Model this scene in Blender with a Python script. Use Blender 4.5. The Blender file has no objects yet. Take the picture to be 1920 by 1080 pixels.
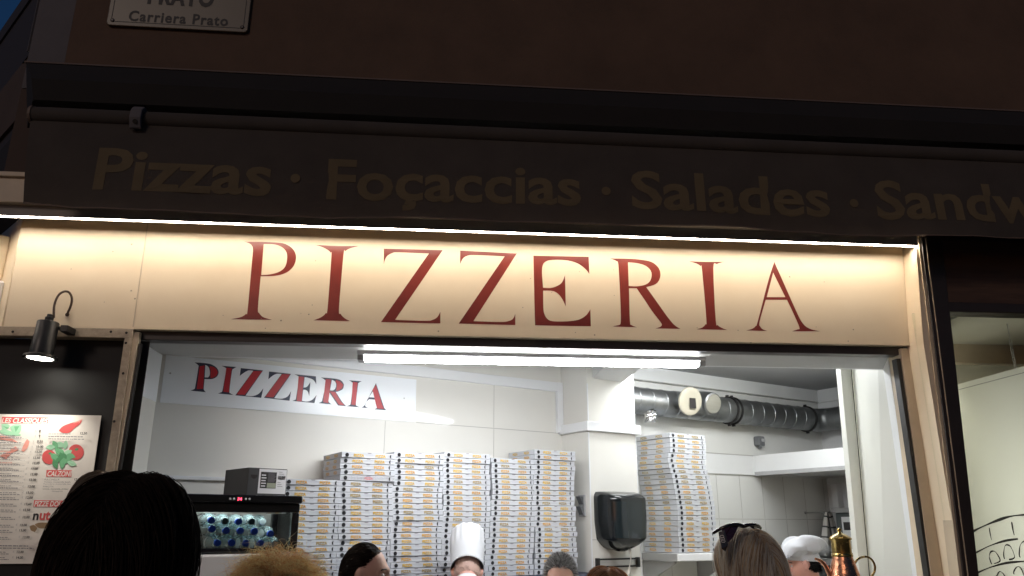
import bpy, bmesh, math, random
import numpy as np
from mathutils import Vector, Matrix, kdtree

random.seed(7); rng = np.random.default_rng(11)
S = bpy.context.scene
COL = S.collection

# ------------------------------------------------------------------ camera
FPX = 1450.0; PITCH = math.radians(17.1)
CAM = np.array([0.0, 0.0, 1.6])
cd = bpy.data.cameras.new("camera"); cam = bpy.data.objects.new("camera", cd); COL.objects.link(cam)
cam.location = CAM; cam.rotation_euler = (math.pi / 2 + PITCH, 0, 0)
cd.sensor_width = 36.0; cd.lens = 36.0 * FPX / 1920.0; cd.clip_start = 0.05; cd.clip_end = 500
S.camera = cam
# ------------------------------------------------------------------ sky, sun, exposure
W = bpy.data.worlds.new("World"); S.world = W; W.use_nodes = True
wn = W.node_tree.nodes; wl = W.node_tree.links
sky = wn.new("ShaderNodeTexSky"); sky.sky_type = 'NISHITA'; sky.sun_disc = False
sky.sun_elevation = math.radians(1.2); sky.sun_rotation = math.radians(200)
sky.ozone_density = 4.0
wl.new(sky.outputs[0], wn["Background"].inputs[0]); wn["Background"].inputs[1].default_value = 0.085
sd = bpy.data.lights.new("sun", 'SUN'); sd.energy = 0.34; sd.angle = math.radians(12); sd.color = (1.0, 0.80, 0.66)
so = bpy.data.objects.new("sun", sd); COL.objects.link(so); so.rotation_euler = (math.radians(64), 0, math.radians(-24))
S.view_settings.view_transform = 'Standard'; S.view_settings.look = 'None'
S.view_settings.exposure = 0.25; S.view_settings.gamma = 1.0
S.render.engine = 'CYCLES'
S.cycles.use_denoising = True
S.cycles.max_bounces = 10; S.cycles.diffuse_bounces = 6; S.cycles.glossy_bounces = 4
S.cycles.transparent_max_bounces = 24; S.cycles.transmission_bounces = 6
S.cycles.caustics_reflective = False; S.cycles.caustics_refractive = False
S.cycles.sample_clamp_indirect = 6.0

# ------------------------------------------------------------------ survey helpers: the places' own axes
_F = np.array([0, math.cos(PITCH), math.sin(PITCH)]); _R = np.array([1., 0, 0]); _U = np.array([0, -math.sin(PITCH), math.cos(PITCH)])
def ray(x, y): return _F + _R * (x - 960) / FPX - _U * (y - 540) / FPX
def hdg(d): a = math.radians(d); return np.array([math.sin(a), math.cos(a), 0.0])
def hit(p, n, x, y):
    r = ray(x, y); return CAM + r * (np.dot(np.asarray(p) - CAM, n) / np.dot(r, n))
def at_depth(x, y, Y):
    r = ray(x, y); return CAM + r * (Y / r[1])
def at_height(x, y, z):
    r = ray(x, y); return CAM + r * ((z - CAM[2]) / r[2])
class Fr:
    """a vertical working plane: e1 along it, e2 out of it (towards the viewer), z up"""
    def __init__(s, o, e1, e2): s.o = np.asarray(o, float); s.e1 = np.asarray(e1, float); s.e2 = np.asarray(e2, float)
    def P(s, a, d, z): return s.o + s.e1 * a + s.e2 * d + np.array([0, 0, z])
    def px(s, x, y, d=0.0):
        q = hit(s.o + s.e2 * d, s.e2, x, y); return float((q - s.o) @ s.e1), float(q[2])
    def loc(s, q): q = np.asarray(q); return float((q - s.o) @ s.e1), float((q - s.o) @ s.e2), float(q[2])
_A = hdg(84.8); _N = np.array([_A[1], -_A[0], 0])
FAC = Fr((0, 3.7, 0), _A, _N)                        # street front
_c = hit(FAC.o - _N * .415, _N, 302, 700)
_U2 = hdg(57.6); _V2 = np.array([_U2[1], -_U2[0], 0])
WAL = Fr((_c[0], _c[1], 0), _U2, _V2)                 # back wall of the kitchen
WROT = math.atan2(_U2[1], _U2[0])
XY = Fr((0, 0, 0), (1, 0, 0), (0, -1, 0))

# ------------------------------------------------------------------ materials
def mat(name, col, rough=.6, metal=0., noise=0., nscale=6., bump=0., bscale=40., spec=.5, coat=0., sss=0., aniso=0., emit=None, estr=0., col2=None, trans=0., stretch=None, rvar=0.):
    m = bpy.data.materials.new(name); m.use_nodes = True
    nt = m.node_tree; b = nt.nodes["Principled BSDF"]; L = nt.links
    b.inputs["Base Color"].default_value = (*col, 1); b.inputs["Roughness"].default_value = rough
    b.inputs["Metallic"].default_value = metal; b.inputs["Specular IOR Level"].default_value = spec
    b.inputs["Coat Weight"].default_value = coat; b.inputs["Coat Roughness"].default_value = .08
    if sss: b.inputs["Subsurface Weight"].default_value = sss; b.inputs["Subsurface Radius"].default_value = (.012, .004, .002)
    if aniso: b.inputs["Anisotropic"].default_value = aniso
    if emit: b.inputs["Emission Color"].default_value = (*emit, 1); b.inputs["Emission Strength"].default_value = estr
    if trans: b.inputs["Transmission Weight"].default_value = trans
    co = None
    if noise or bump or rvar:
        tc = nt.nodes.new("ShaderNodeTexCoord"); co = tc.outputs["Object"]
        if stretch:
            mp = nt.nodes.new("ShaderNodeMapping"); mp.inputs["Scale"].default_value = stretch; L.new(co, mp.inputs[0]); co = mp.outputs[0]
    if noise or rvar:
        n = nt.nodes.new("ShaderNodeTexNoise"); n.inputs["Scale"].default_value = nscale; n.inputs["Detail"].default_value = 7; n.inputs["Roughness"].default_value = .62
        L.new(co, n.inputs["Vector"])
        cr = nt.nodes.new("ShaderNodeMapRange"); cr.inputs[1].default_value = .3; cr.inputs[2].default_value = .7
        L.new(n.outputs["Fac"], cr.inputs[0])
        if noise:
            c2 = col2 or tuple(c * (1 - noise) for c in col)
            mx = nt.nodes.new("ShaderNodeMix"); mx.data_type = 'RGBA'
            mx.inputs[6].default_value = (*col, 1); mx.inputs[7].default_value = (*c2, 1)
            L.new(cr.outputs[0], mx.inputs[0]); L.new(mx.outputs[2], b.inputs["Base Color"])
        if rvar:
            mr = nt.nodes.new("ShaderNodeMapRange"); mr.inputs[3].default_value = max(0, rough - rvar); mr.inputs[4].default_value = min(1, rough + rvar)
            L.new(cr.outputs[0], mr.inputs[0]); L.new(mr.outputs[0], b.inputs["Roughness"])
    if bump:
        n2 = nt.nodes.new("ShaderNodeTexNoise"); n2.inputs["Scale"].default_value = bscale; n2.inputs["Detail"].default_value = 5
        L.new(co, n2.inputs["Vector"])
        bp = nt.nodes.new("ShaderNodeBump"); bp.inputs["Strength"].default_value = bump; bp.inputs["Distance"].default_value = .004
        L.new(n2.outputs["Fac"], bp.inputs["Height"]); L.new(bp.outputs[0], b.inputs["Normal"])
    return m
def clear(name, tint=(1, 1, 1), gloss=.12, diff=0., dcol=(.6, .75, .85), rough=.02):
    """thin clear plastic or glass: lets light through, keeps its reflections"""
    m = bpy.data.materials.new(name); m.use_nodes = True; nt = m.node_tree; L = nt.links; nt.nodes.remove(nt.nodes["Principled BSDF"])
    t = nt.nodes.new("ShaderNodeBsdfTransparent"); t.inputs[0].default_value = (*tint, 1)
    g = nt.nodes.new("ShaderNodeBsdfGlossy"); g.inputs["Roughness"].default_value = rough
    lw = nt.nodes.new("ShaderNodeLayerWeight"); lw.inputs[0].default_value = gloss
    mx = nt.nodes.new("ShaderNodeMixShader"); L.new(lw.outputs["Fresnel"], mx.inputs[0]); L.new(t.outputs[0], mx.inputs[1]); L.new(g.outputs[0], mx.inputs[2])
    out = mx.outputs[0]
    if diff:
        d = nt.nodes.new("ShaderNodeBsdfDiffuse"); d.inputs[0].default_value = (*dcol, 1)
        m2 = nt.nodes.new("ShaderNodeMixShader"); m2.inputs[0].default_value = diff; L.new(out, m2.inputs[1]); L.new(d.outputs[0], m2.inputs[2]); out = m2.outputs[0]
    L.new(out, nt.nodes["Material Output"].inputs[0]); return m
def glow(name, col, s):
    m = bpy.data.materials.new(name); m.use_nodes = True; nt = m.node_tree; nt.nodes.remove(nt.nodes["Principled BSDF"])
    e = nt.nodes.new("ShaderNodeEmission"); e.inputs[0].default_value = (*col, 1); e.inputs[1].default_value = s
    nt.links.new(e.outputs[0], nt.nodes["Material Output"].inputs[0]); return m

M = dict(
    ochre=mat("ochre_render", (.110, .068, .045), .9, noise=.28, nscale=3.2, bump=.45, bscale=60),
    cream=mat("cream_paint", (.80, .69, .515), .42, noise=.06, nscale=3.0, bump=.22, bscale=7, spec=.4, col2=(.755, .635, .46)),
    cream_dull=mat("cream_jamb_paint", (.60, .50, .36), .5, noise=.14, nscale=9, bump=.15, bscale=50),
    cream_metal=mat("grubby_cream_metal", (.46, .38, .28), .48, noise=.38, nscale=30, bump=.25, bscale=70),
    maroon=mat("maroon_sign_paint", (.235, .038, .026), .30, noise=.45, nscale=5, col2=(.15, .023, .017), bump=.2, bscale=30),
    brown=mat("brown_lacquered_metal", (.040, .029, .024), .42, noise=.3, nscale=8),
    brownwood=mat("dark_brown_wood", (.10, .056, .034), .5, noise=.45, nscale=6, stretch=(1, 1, 9), bump=.15, bscale=30),
    rail=mat("aluminium_rail", (.30, .29, .275), .75),
    gasket=mat("black_rubber", (.012, .011, .010), .5),
    wallw=mat("glossy_white_wall_panel", (.775, .76, .71), .07, noise=.045, nscale=1.6, spec=.40),
    paintw=mat("white_matt_paint", (.74, .745, .74), .6, noise=.05, nscale=3, bump=.08, bscale=25),
    tile=mat("white_wall_tile", (.72, .72, .69), .2, noise=.05, nscale=2.5, rvar=.06, bump=.03, bscale=5),
    joint=mat("grey_tile_joint", (.40, .39, .36), .8),
    ceil=mat("grey_white_ceiling", (.46, .465, .475), .7, noise=.08, nscale=2),
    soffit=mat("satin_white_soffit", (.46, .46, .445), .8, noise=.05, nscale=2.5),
    plastic_w=mat("white_plastic", (.78, .79, .80), .35),
    signw=mat("white_sign_sheet", (.86, .89, .92), .32, noise=.03, nscale=2),
    red=mat("red_vinyl", (.43, .018, .028), .4),
    navy=mat("dark_blue_vinyl", (.022, .028, .060), .45),
    awn=mat("grey_awning_canvas", (.056, .046, .039), .9, noise=.25, nscale=5, bump=.3, bscale=220),
    awnlet=mat("ochre_canvas_print", (.135, .102, .055), .9, noise=.25, nscale=6),
    hood=mat("dark_sheet_metal", (.012, .0095, .008), .9, noise=.35, nscale=5),
    hoodlip=mat("pale_sheet_edge", (.13, .092, .07), .6),
    blackm=mat("matt_black_metal", (.012, .012, .012), .42, noise=.3, nscale=20, rvar=.1),
    blackboard=mat("black_board", (.006, .0058, .0055), .65, noise=.4, nscale=12),
    brass=mat("worn_brass", (.50, .36, .13), .24, 1., noise=.4, nscale=14, col2=(.33, .24, .09), rvar=.09),
    copper=mat("hammered_copper", (.66, .30, .17), .26, 1., noise=.35, nscale=9, col2=(.42, .20, .12), bump=.6, bscale=55, rvar=.08),
    paper=mat("laminated_paper", (.80, .76, .70), .3, noise=.04, nscale=2),
    ink=mat("black_ink", (.020, .018, .018), .6), greyink=mat("grey_print", (.20, .19, .21), .6), paleink=mat("faint_print", (.46, .44, .44), .6),
    mred=mat("print_red", (.66, .10, .10), .45), mgreen=mat("print_green", (.17, .46, .24), .45), mgreen2=mat("print_dark_green", (.09, .30, .14), .45),
    mpale=mat("print_pale_green", (.36, .66, .44), .45), mpink=mat("print_pink", (.78, .34, .28), .45), mbrown=mat("print_brown", (.30, .20, .11), .45), mwhite=mat("print_white", (.85, .80, .74), .4),
    zinc=mat("galvanised_duct", (.33, .335, .335), .46, 1., noise=.45, nscale=5, col2=(.20, .21, .21), rvar=.10, bump=.15, bscale=6),
    foil=mat("crumpled_foil", (.72, .72, .72), .2, 1., bump=1., bscale=60),
    cap_cream=mat("cream_vent_plastic", (.42, .385, .30), .45),
    dark=mat("dark_void", (.015, .012, .010), .8),
    steel=mat("brushed_steel", (.56, .56, .55), .30, 1., noise=.15, nscale=3, stretch=(1, 1, 25)),
    greybox=mat("grey_plastic_box", (.13, .135, .14), .45), shelfgrey=mat("grey_shelf_edge", (.42, .42, .42), .5, noise=.15, nscale=8),
    smoke=mat("smoked_plastic", (.008, .010, .011), .16, coat=.15), smokewin=mat("smoked_window", (.013, .020, .023), .12, coat=.2),
    card=mat("white_carton", (.55, .565, .60), .62, noise=.05, nscale=9), cardb=mat("carton_edge", (.45, .46, .48), .8),
    bk=mat("carton_hole_dark", (.010, .010, .012), .9),
    blackcard=mat("black_carton", (.040, .040, .042), .55, noise=.15, nscale=6), labelw=mat("white_label", (.80, .81, .83), .4), labelg=mat("olive_label", (.34, .37, .28), .5),
    fridgeb=mat("gloss_black_plastic", (.010, .010, .012), .16, coat=.3),
    led_red=glow("red_digits", (1, .05, .10), 5.),
    glass=clear("thin_glass", (.95, .98, .97), .15), glass2=clear("shop_glass", (.93, .95, .92), .10),
    pet=clear("clear_bottle", (.80, .89, .90), .28, .16, (.55, .72, .76), .04),
    capblue=mat("blue_cap", (.02, .085, .60), .4), capdark=mat("dark_green_cap", (.018, .045, .055), .45), capgrey=mat("grey_cap", (.25, .30, .32), .5),
    neighb=mat("dark_brown_render", (.072, .05, .04), .9, noise=.2, nscale=3, bump=.3), neighd=mat("dark_shutter_paint", (.030, .024, .024), .7), neighw=mat("blue_grey_stone", (.11, .104, .112), .85, noise=.15, nscale=6, bump=.3),
    plate=mat("enamel_plate", (.135, .112, .078), .4, noise=.1, nscale=6),
    pave=mat("stone_paving", (.22, .20, .18), .7, noise=.3, nscale=3, bump=.3, bscale=12),
    floor=mat("tiled_shop_floor", (.55, .54, .51), .35, noise=.2, nscale=4),
    counter=mat("white_counter_laminate", (.74, .74, .72), .25),
    beigei=mat("greenish_beige_plaster", (.58, .55, .44), .8, noise=.06, nscale=3), panelw=mat("white_partition_board", (.66, .66, .60), .5, noise=.04, nscale=2),
    tube=glow("tube_glow", (.96, .98, 1.0), 50.), ledm=glow("warm_led_glow", (1.0, .86, .72), 66.), lampg=glow("spot_glow", (1.0, .95, .84), 30.),
    towel=mat("checked_cloth", (.50, .48, .45), .9), towel2=mat("cloth_stripe", (.06, .06, .06), .9),
    hatw=mat("white_hat_cloth", (.52, .53, .55), .8, bump=.15, bscale=300), greencard=mat("dark_green_card", (.05, .09, .08), .5),
    appl=mat("grey_appliance", (.085, .10, .10), .35, .3),
)

# ------------------------------------------------------------------ builders
def newmesh(name, verts, faces, mats, fm=None, smooth=False, fix=True):
    me = bpy.data.meshes.new(name)
    me.from_pydata([tuple(map(float, v)) for v in verts], [], faces)
    for m in mats: me.materials.append(m)
    if fm is not None: me.polygons.foreach_set("material_index", np.asarray(fm, dtype=np.int32))
    if fix:
        b = bmesh.new(); b.from_mesh(me); bmesh.ops.recalc_face_normals(b, faces=b.faces); b.to_mesh(me); b.free()
    if smooth: me.polygons.foreach_set("use_smooth", np.ones(len(me.polygons), dtype=bool))
    me.update(); return me
def origin_of(p):
    v = Vector((0, 0, 0))
    while p is not None: v += Vector(p.location); p = p.parent
    return v
def tag(o, label=None, cat=None, group=None, kind=None):
    if label: o['label'] = label
    if cat: o['category'] = cat
    if group: o['group'] = group
    if kind: o['kind'] = kind
    return o
def thing(name, loc, label, cat, group=None, rz=0):
    o = bpy.data.objects.new(name, None); COL.objects.link(o); o.location = tuple(map(float, loc)); o.rotation_euler = (0, 0, rz)
    o.empty_display_size = .05
    return tag(o, label, cat, group)
class MB:
    def __init__(s): s.v = []; s.f = []; s.m = []
    def add(s, vs, fs, m=0):
        n = len(s.v); s.v.extend([np.asarray(v, float) for v in vs]); s.f.extend([tuple(i + n for i in f) for f in fs])
        s.m.extend([m] * len(fs) if np.isscalar(m) else list(m)); return s
    def box(s, fr, a0, a1, d0, d1, z0, z1, m=0):
        vs = [fr.P(a, d, z) for z in (z0, z1) for d in (d0, d1) for a in (a0, a1)]
        return s.add(vs, [(0, 1, 3, 2), (4, 5, 7, 6), (0, 1, 5, 4), (2, 3, 7, 6), (0, 2, 6, 4), (1, 3, 7, 5)], m)
    def hexa(s, vs, m=0):
        return s.add(vs, [(0, 1, 3, 2), (4, 5, 7, 6), (0, 1, 5, 4), (2, 3, 7, 6), (0, 2, 6, 4), (1, 3, 7, 5)], m)
    def prism(s, fr, poly, a0, a1, m=0):
        """poly in (d,z), swept along a"""
        n = len(poly); vs = [fr.P(a, d, z) for a in (a0, a1) for d, z in poly]
        fs = [tuple(range(n)), tuple(range(n, 2 * n))] + [(i, (i + 1) % n, n + (i + 1) % n, n + i) for i in range(n)]
        return s.add(vs, fs, m)
    def slab(s, fr, poly, d0, d1, m=0):
        """poly in (a,z), thickened along d"""
        n = len(poly); vs = [fr.P(a, d, z) for d in (d0, d1) for a, z in poly]
        fs = [tuple(range(n)), tuple(range(n, 2 * n))] + [(i, (i + 1) % n, n + (i + 1) % n, n + i) for i in range(n)]
        return s.add(vs, fs, m)
    def flat(s, fr, v2, fs, a0, z0, d, m=0):
        return s.add([fr.P(a0 + x, d, z0 + y) for x, y in v2], fs, m)
    def tube(s, pts, rad, n=10, m=0, caps=True):
        pts = [np.asarray(p, float) for p in pts]; k = len(pts)
        rad = [rad] * k if np.isscalar(rad) else rad
        vs = []; up = None
        for i, p in enumerate(pts):
            t = pts[min(i + 1, k - 1)] - pts[max(i - 1, 0)]; t = t / (np.linalg.norm(t) + 1e-12)
            if up is None: up = np.array([0, 0, 1.]) if abs(t[2]) < .9 else np.array([1., 0, 0])
            x = np.cross(up, t); x /= np.linalg.norm(x); up = np.cross(t, x)
            for j in range(n):
                a = 2 * math.pi * j / n; vs.append(p + rad[i] * (math.cos(a) * x + math.sin(a) * up))
        fs = [(i * n + j, i * n + (j + 1) % n, (i + 1) * n + (j + 1) % n, (i + 1) * n + j) for i in range(k - 1) for j in range(n)]
        if caps: fs += [tuple(range(n)), tuple(range((k - 1) * n, k * n))]
        return s.add(vs, fs, m)
    def lathe(s, c, axis, prof, n=24, m=0, caps=True):
        """prof: (distance along axis, radius)"""
        ax = np.asarray(axis, float); ax /= np.linalg.norm(ax); c = np.asarray(c, float)
        up = np.array([0, 0, 1.]) if abs(ax[2]) < .9 else np.array([1., 0, 0])
        x = np.cross(up, ax); x /= np.linalg.norm(x); y = np.cross(ax, x); vs = []
        for h, r in prof:
            for j in range(n):
                a = 2 * math.pi * j / n; vs.append(c + ax * h + r * (math.cos(a) * x + math.sin(a) * y))
        k = len(prof)
        fs = [(i * n + j, i * n + (j + 1) % n, (i + 1) * n + (j + 1) % n, (i + 1) * n + j) for i in range(k - 1) for j in range(n)]
        if caps: fs += [tuple(range(n)), tuple(range((k - 1) * n, k * n))]
        return s.add(vs, fs, m)
    def disc(s, fr, a, z, r, d, m=0, n=20, rx=None):
        rx = rx or r
        return s.add([fr.P(a + rx * math.cos(2 * math.pi * j / n), d, z + r * math.sin(2 * math.pi * j / n)) for j in range(n)], [tuple(range(n))], m)
    def build(s, name, mats, parent=None, smooth=False, bevel=0, label=None, fix=True, seg=2, angle=False):
        mats = mats if isinstance(mats, (list, tuple)) else [mats]
        v = np.array(s.v)
        if parent is None: base = np.array([(v[:, 0].min() + v[:, 0].max()) / 2, (v[:, 1].min() + v[:, 1].max()) / 2, v[:, 2].min()])
        else: base = np.array(origin_of(parent))
        me = newmesh(name, v - base, s.f, mats, s.m, smooth, fix)
        o = bpy.data.objects.new(name, me); COL.objects.link(o)
        if parent is None: o.location = tuple(base)
        else: o.parent = parent
        if bevel:
            b = o.modifiers.new("bevel", 'BEVEL'); b.width = bevel; b.segments = seg; b.limit_method = 'ANGLE'; b.angle_limit = math.radians(40)
        if angle:
            try: me.set_sharp_from_angle(angle=math.radians(38))
            except Exception: pass
        if label: o['label'] = label
        return o
def _conv(cu):
    ob = bpy.data.objects.new("glyph_tmp", cu); COL.objects.link(ob)
    dg = bpy.context.evaluated_depsgraph_get(); dg.update()
    me = bpy.data.meshes.new_from_object(ob.evaluated_get(dg))
    v = [(p.co.x, p.co.y) for p in me.vertices]; f = [tuple(p.vertices) for p in me.polygons]
    bpy.data.objects.remove(ob); bpy.data.meshes.remove(me); bpy.data.curves.remove(cu)
    return v, f
_tc = {}
def text2d(t, size, bold=0., shear=0., xs=1., space=1.):
    k = (t, round(size, 5), bold, shear, xs, space)
    if k not in _tc:
        cu = bpy.data.curves.new("glyph_tmp", 'FONT'); cu.body = t; cu.size = 1.0; cu.offset = bold; cu.shear = shear; cu.space_character = space; cu.resolution_u = 3
        cu.fill_mode = 'BOTH'
        v, f = _conv(cu); _tc[k] = ([(x * size * xs, y * size) for x, y in v], f)
    return _tc[k]
def poly2d(loops, offset=0.):
    cu = bpy.data.curves.new("glyph_tmp", 'CURVE'); cu.dimensions = '2D'; cu.fill_mode = 'BOTH'; cu.offset = offset
    for lp in loops:
        sp = cu.splines.new('POLY'); sp.points.add(len(lp) - 1); sp.use_cyclic_u = True
        for i, (x, y) in enumerate(lp): sp.points[i].co = (x, y, 0, 1)
    return _conv(cu)
def smooth_loop(lp, sharp=50, n=4):
    """Catmull-Rom through the gentle corners of a traced outline, sharp corners kept"""
    P = [np.asarray(p, float) for p in lp]; k = len(P); out = []
    def corner(i):
        a = P[i] - P[i - 1]; b = P[(i + 1) % k] - P[i]
        c = (a @ b) / (np.linalg.norm(a) * np.linalg.norm(b) + 1e-9)
        return math.degrees(math.acos(max(-1, min(1, c)))) > sharp
    cs = [corner(i) for i in range(k)]
    for i in range(k):
        p1, p2 = P[i], P[(i + 1) % k]
        p0 = P[i - 1] if not cs[i] else p1; p3 = P[(i + 2) % k] if not cs[(i + 1) % k] else p2
        for j in range(n):
            t = j / n
            out.append(tuple(.5 * ((2 * p1) + (-p0 + p2) * t + (2 * p0 - 5 * p1 + 4 * p2 - p3) * t * t + (-p0 + 3 * p1 - 3 * p2 + p3) * t ** 3)))
    return out
# ================================================================== SETTING
mb = MB(); mb.box(XY, -30, 30, -30, 30, -.2, 0.0); g = mb.build("pavement", M['pave']); tag(g, kind='structure')
mb = MB(); mb.box(FAC, -1.9, 6.5, -4.2, -1.77, .004, .03); mb.box(FAC, -1.9, 2.36, -1.765, -.46, .004, .03); g = mb.build("shop_floor", M['floor']); tag(g, kind='structure')

# ------------------------------------------------------------------ the pizzeria's building
bld = thing("pizzeria_building", FAC.P(0, 0, 0), "ochre rendered building whose cream ground floor holds the open pizzeria counter", "building")
kx = lambda x, y, d=0.: FAC.px(x, y, d)[0]
aL = -2.381                                        # the corner of the building
a_q = kx(122, 112)                                 # where ochre render meets the pale quoin
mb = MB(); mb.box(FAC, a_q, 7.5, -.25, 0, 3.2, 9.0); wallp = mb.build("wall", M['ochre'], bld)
mb = MB(); mb.box(FAC, a_q - .19, a_q - .002, -.25, -.008, 3.74, 9.0); mb.build("quoin", M['neighw'], bld, bevel=.004)
mb = MB(); mb.box(FAC, a_q - .19, a_q - .002, -.25, -.012, 3.2, 3.739); mb.build("plinth_render", M['neighb'], bld)
mb = MB(); mb.box(FAC, 2.152, 7.5, -.2, .05, 3.041, 3.199); mb.build("frieze", M['brownwood'], bld)
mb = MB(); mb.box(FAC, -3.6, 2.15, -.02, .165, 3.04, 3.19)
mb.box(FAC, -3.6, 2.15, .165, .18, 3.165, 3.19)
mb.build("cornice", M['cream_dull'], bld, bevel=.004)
# cream fascia, its joint, and the painted word
mb = MB()
zb = 2.486
mb.slab(FAC, [(aL + .01, zb), (2.05, zb), (2.098, 3.04), (aL, 3.04)], -.06, 0)
jx = [FAC.px(277, 420), FAC.px(249, 617)]
mb.slab(FAC, [(jx[1][0] - .002, zb), (jx[1][0] + .0022, zb), (jx[0][0] + .0022, 3.038), (jx[0][0] - .002, 3.038)], 0, .0016, 1)
mb.slab(FAC, [(aL + .012, zb), (2.05, zb), (2.05, zb + .010), (aL + .012, zb + .010)], .0002, .003, 0)
rs = random.Random(4)
for k in range(26): mb.lathe(FAC.P(rs.uniform(-2.2, 2.0), 0, rs.choice((rs.uniform(2.5, 3.0), rs.uniform(2.5, 2.6)))), FAC.e2, [(0, rs.uniform(.002, .0042)), (.001, .0015)], 7, 2)
for x, y in ((1115, 628), (822, 621), (1408, 642), (247, 458), (246, 545), (253, 560), (527, 601)): a, z = FAC.px(x, y); mb.lathe(FAC.P(a, 0, z), FAC.e2, [(0, .0042), (.0012, .002)], 8, 2)
fascia = mb.build("fascia_board", [M['cream'], M['cream_dull'], M['cream_metal']], bld)
C1 = lambda p: FAC.px(400 + p[0] / 3.3103, 430 + p[1] / 3.3103)
C2 = lambda p: FAC.px(960 + p[0] / 3.2, 430 + p[1] / 3.2)
LET = [
 (C1, [[(190,76),(285,78),(400,82),(450,92),(490,118),(510,150),(513,185),(500,225),(470,258),(425,280),(370,290),(294,292),(277,490),(285,520),(310,545),(365,562),(108,558),(170,545),(203,525),(213,500),(240,200),(246,125),(238,100),(220,86)],
       [(313,92),(380,95),(425,110),(450,135),(458,165),(455,205),(440,240),(405,265),(350,280),(297,284)]]),
 (C1, [[(628,96),(770,103),(908,103),(850,118),(820,135),(808,160),(780,490),(790,525),(815,552),(848,569),(622,565),(670,545),(698,520),(709,490),(733,170),(728,145),(705,125),(670,108)]]),
 (C1, [[(1058,120),(1424,129),(1128,562),(1320,568),(1360,562),(1390,545),(1409,512),(1409,584),(1040,576),(1338,150),(1150,143),(1110,148),(1080,165),(1065,190),(1058,218)]]),
 (C1, [[(1532,132),(1884,150),(1614,570),(1780,575),(1830,570),(1860,555),(1874,525),(1874,594),(1523,585),(1808,168),(1630,160),(1580,163),(1550,180),(1532,215)]]),
 (C2, [[(128,158),(460,165),(464,268),(440,238),(400,208),(350,190),(290,183),(230,185),(200,195),(185,215),(180,260),(186,350),(230,352),(270,340),(300,318),(318,275),(322,462),(305,425),(280,390),(245,370),(187,368),(188,470),(195,510),(215,540),(250,552),(330,552),(400,542),(445,515),(470,480),(473,582),(138,576)]]),
 (C2, [[(588,175),(690,176),(770,182),(835,195),(875,225),(890,262),(885,300),(860,330),(805,347),(840,395),(900,480),(940,535),(975,575),(1010,597),(860,595),(890,585),(900,573),(890,555),(840,490),(790,415),(748,354),(702,354),(707,550),(718,575),(750,588),(602,583),(640,575),(653,550),(648,380),(638,215),(625,190)],
       [(696,198),(750,203),(800,218),(830,245),(838,275),(828,310),(800,332),(750,342),(700,340)]]),
 (C2, [[(1062,192),(1170,195),(1272,195),(1230,208),(1208,235),(1222,545),(1235,575),(1260,592),(1292,604),(1108,600),(1140,590),(1160,570),(1166,540),(1140,245),(1130,220),(1105,205)]]),
 (C2, [[(1574,195),(1700,480),(1745,565),(1790,598),(1850,612),(1680,612),(1715,600),(1722,580),(1650,423),(1522,423),(1485,555),(1490,585),(1505,600),(1532,610),(1404,607),(1440,597),(1462,580),(1475,550),(1540,300)],
       [(1567,260),(1640,407),(1528,407)]]),
]
mb = MB()
for fn, loops in LET:
    v, f = poly2d([[fn(p) for p in smooth_loop(lp)] for lp in loops]); mb.flat(FAC, v, f, 0, 0, .0005)
mb.build("painted_lettering", M['maroon'], fascia)
# splayed corner wall at the far end of the fascia
KD = hdg(-46.5); KOR = FAC.P(aL, 0, 0); KN = np.array([-KD[1], KD[0], 0]); KN = -KN if KN @ (CAM - KOR) < 0 else KN
COR = Fr(KOR, -KD, KN)                               # e1 runs towards the corner
mb = MB(); mb.box(COR, -1.2, 0, -.12, 0, zb, 3.04); mb.build("corner_wall", M['cream'], bld)
# lintel, rail, gasket, jambs of the opening
mb = MB(); zl = FAC.px(960, 651, -.035)[1]; mb.box(FAC, -1.82, 2.04, -.10, -.035, zl, zb - .001); mb.build("lintel", M['brown'], bld, bevel=.003)
mb = MB(); mb.box(FAC, -1.79, 1.985, -.118, -.101, FAC.px(960, 656, -.1)[1], zl + .006); mb.build("rail", M['rail'], bld, bevel=.002)
def slant(mbx, fr, top, bot, d0, d1, m=0):
    """post between pixel-measured edges: top=(a0,a1,z), bot=(a0,a1,z)"""
    mbx.hexa([fr.P(a, d, z) for (a0, a1, z) in (bot, top) for d in (d0, d1) for a in (a0, a1)], m)
def pxedge(fr, d, xa, xb, y):
    p = fr.px(xa, y, d); q = fr.px(xb, y, d); return (p[0], q[0], (p[1] + q[1]) / 2)
def extend(top, bot, z):
    t = (z - bot[2]) / (top[2] - bot[2]); return (bot[0] + (top[0] - bot[0]) * t, bot[1] + (top[1] - bot[1]) * t, z)
def post(name, mt, d0, d1, xt, yt, xb, yb, zt=None, zbm=0.0, fr=FAC, **k):
    T = pxedge(fr, d1, *xt, yt); B = pxedge(fr, d1, *xb, yb)
    mb = MB(); slant(mb, fr, extend(T, B, zt if zt else T[2]), extend(T, B, zbm), d0, d1); return mb.build(name, mt, bld, **k)
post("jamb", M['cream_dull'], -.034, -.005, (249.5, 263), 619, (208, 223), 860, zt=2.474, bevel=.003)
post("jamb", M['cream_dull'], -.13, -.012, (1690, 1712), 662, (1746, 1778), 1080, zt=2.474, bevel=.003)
post("gasket", M['gasket'], -.03, -.010, (263.6, 267), 632, (224, 229), 860, zt=2.42, bevel=.001)
post("gasket", M['gasket'], -.06, -.016, (1682, 1689.5), 680, (1741, 1746), 1080, zt=2.42, bevel=.001)
T = (2.052, 2.07, 2.474); 
mb = MB()      # return wall between the fascia and the dark frame
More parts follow.
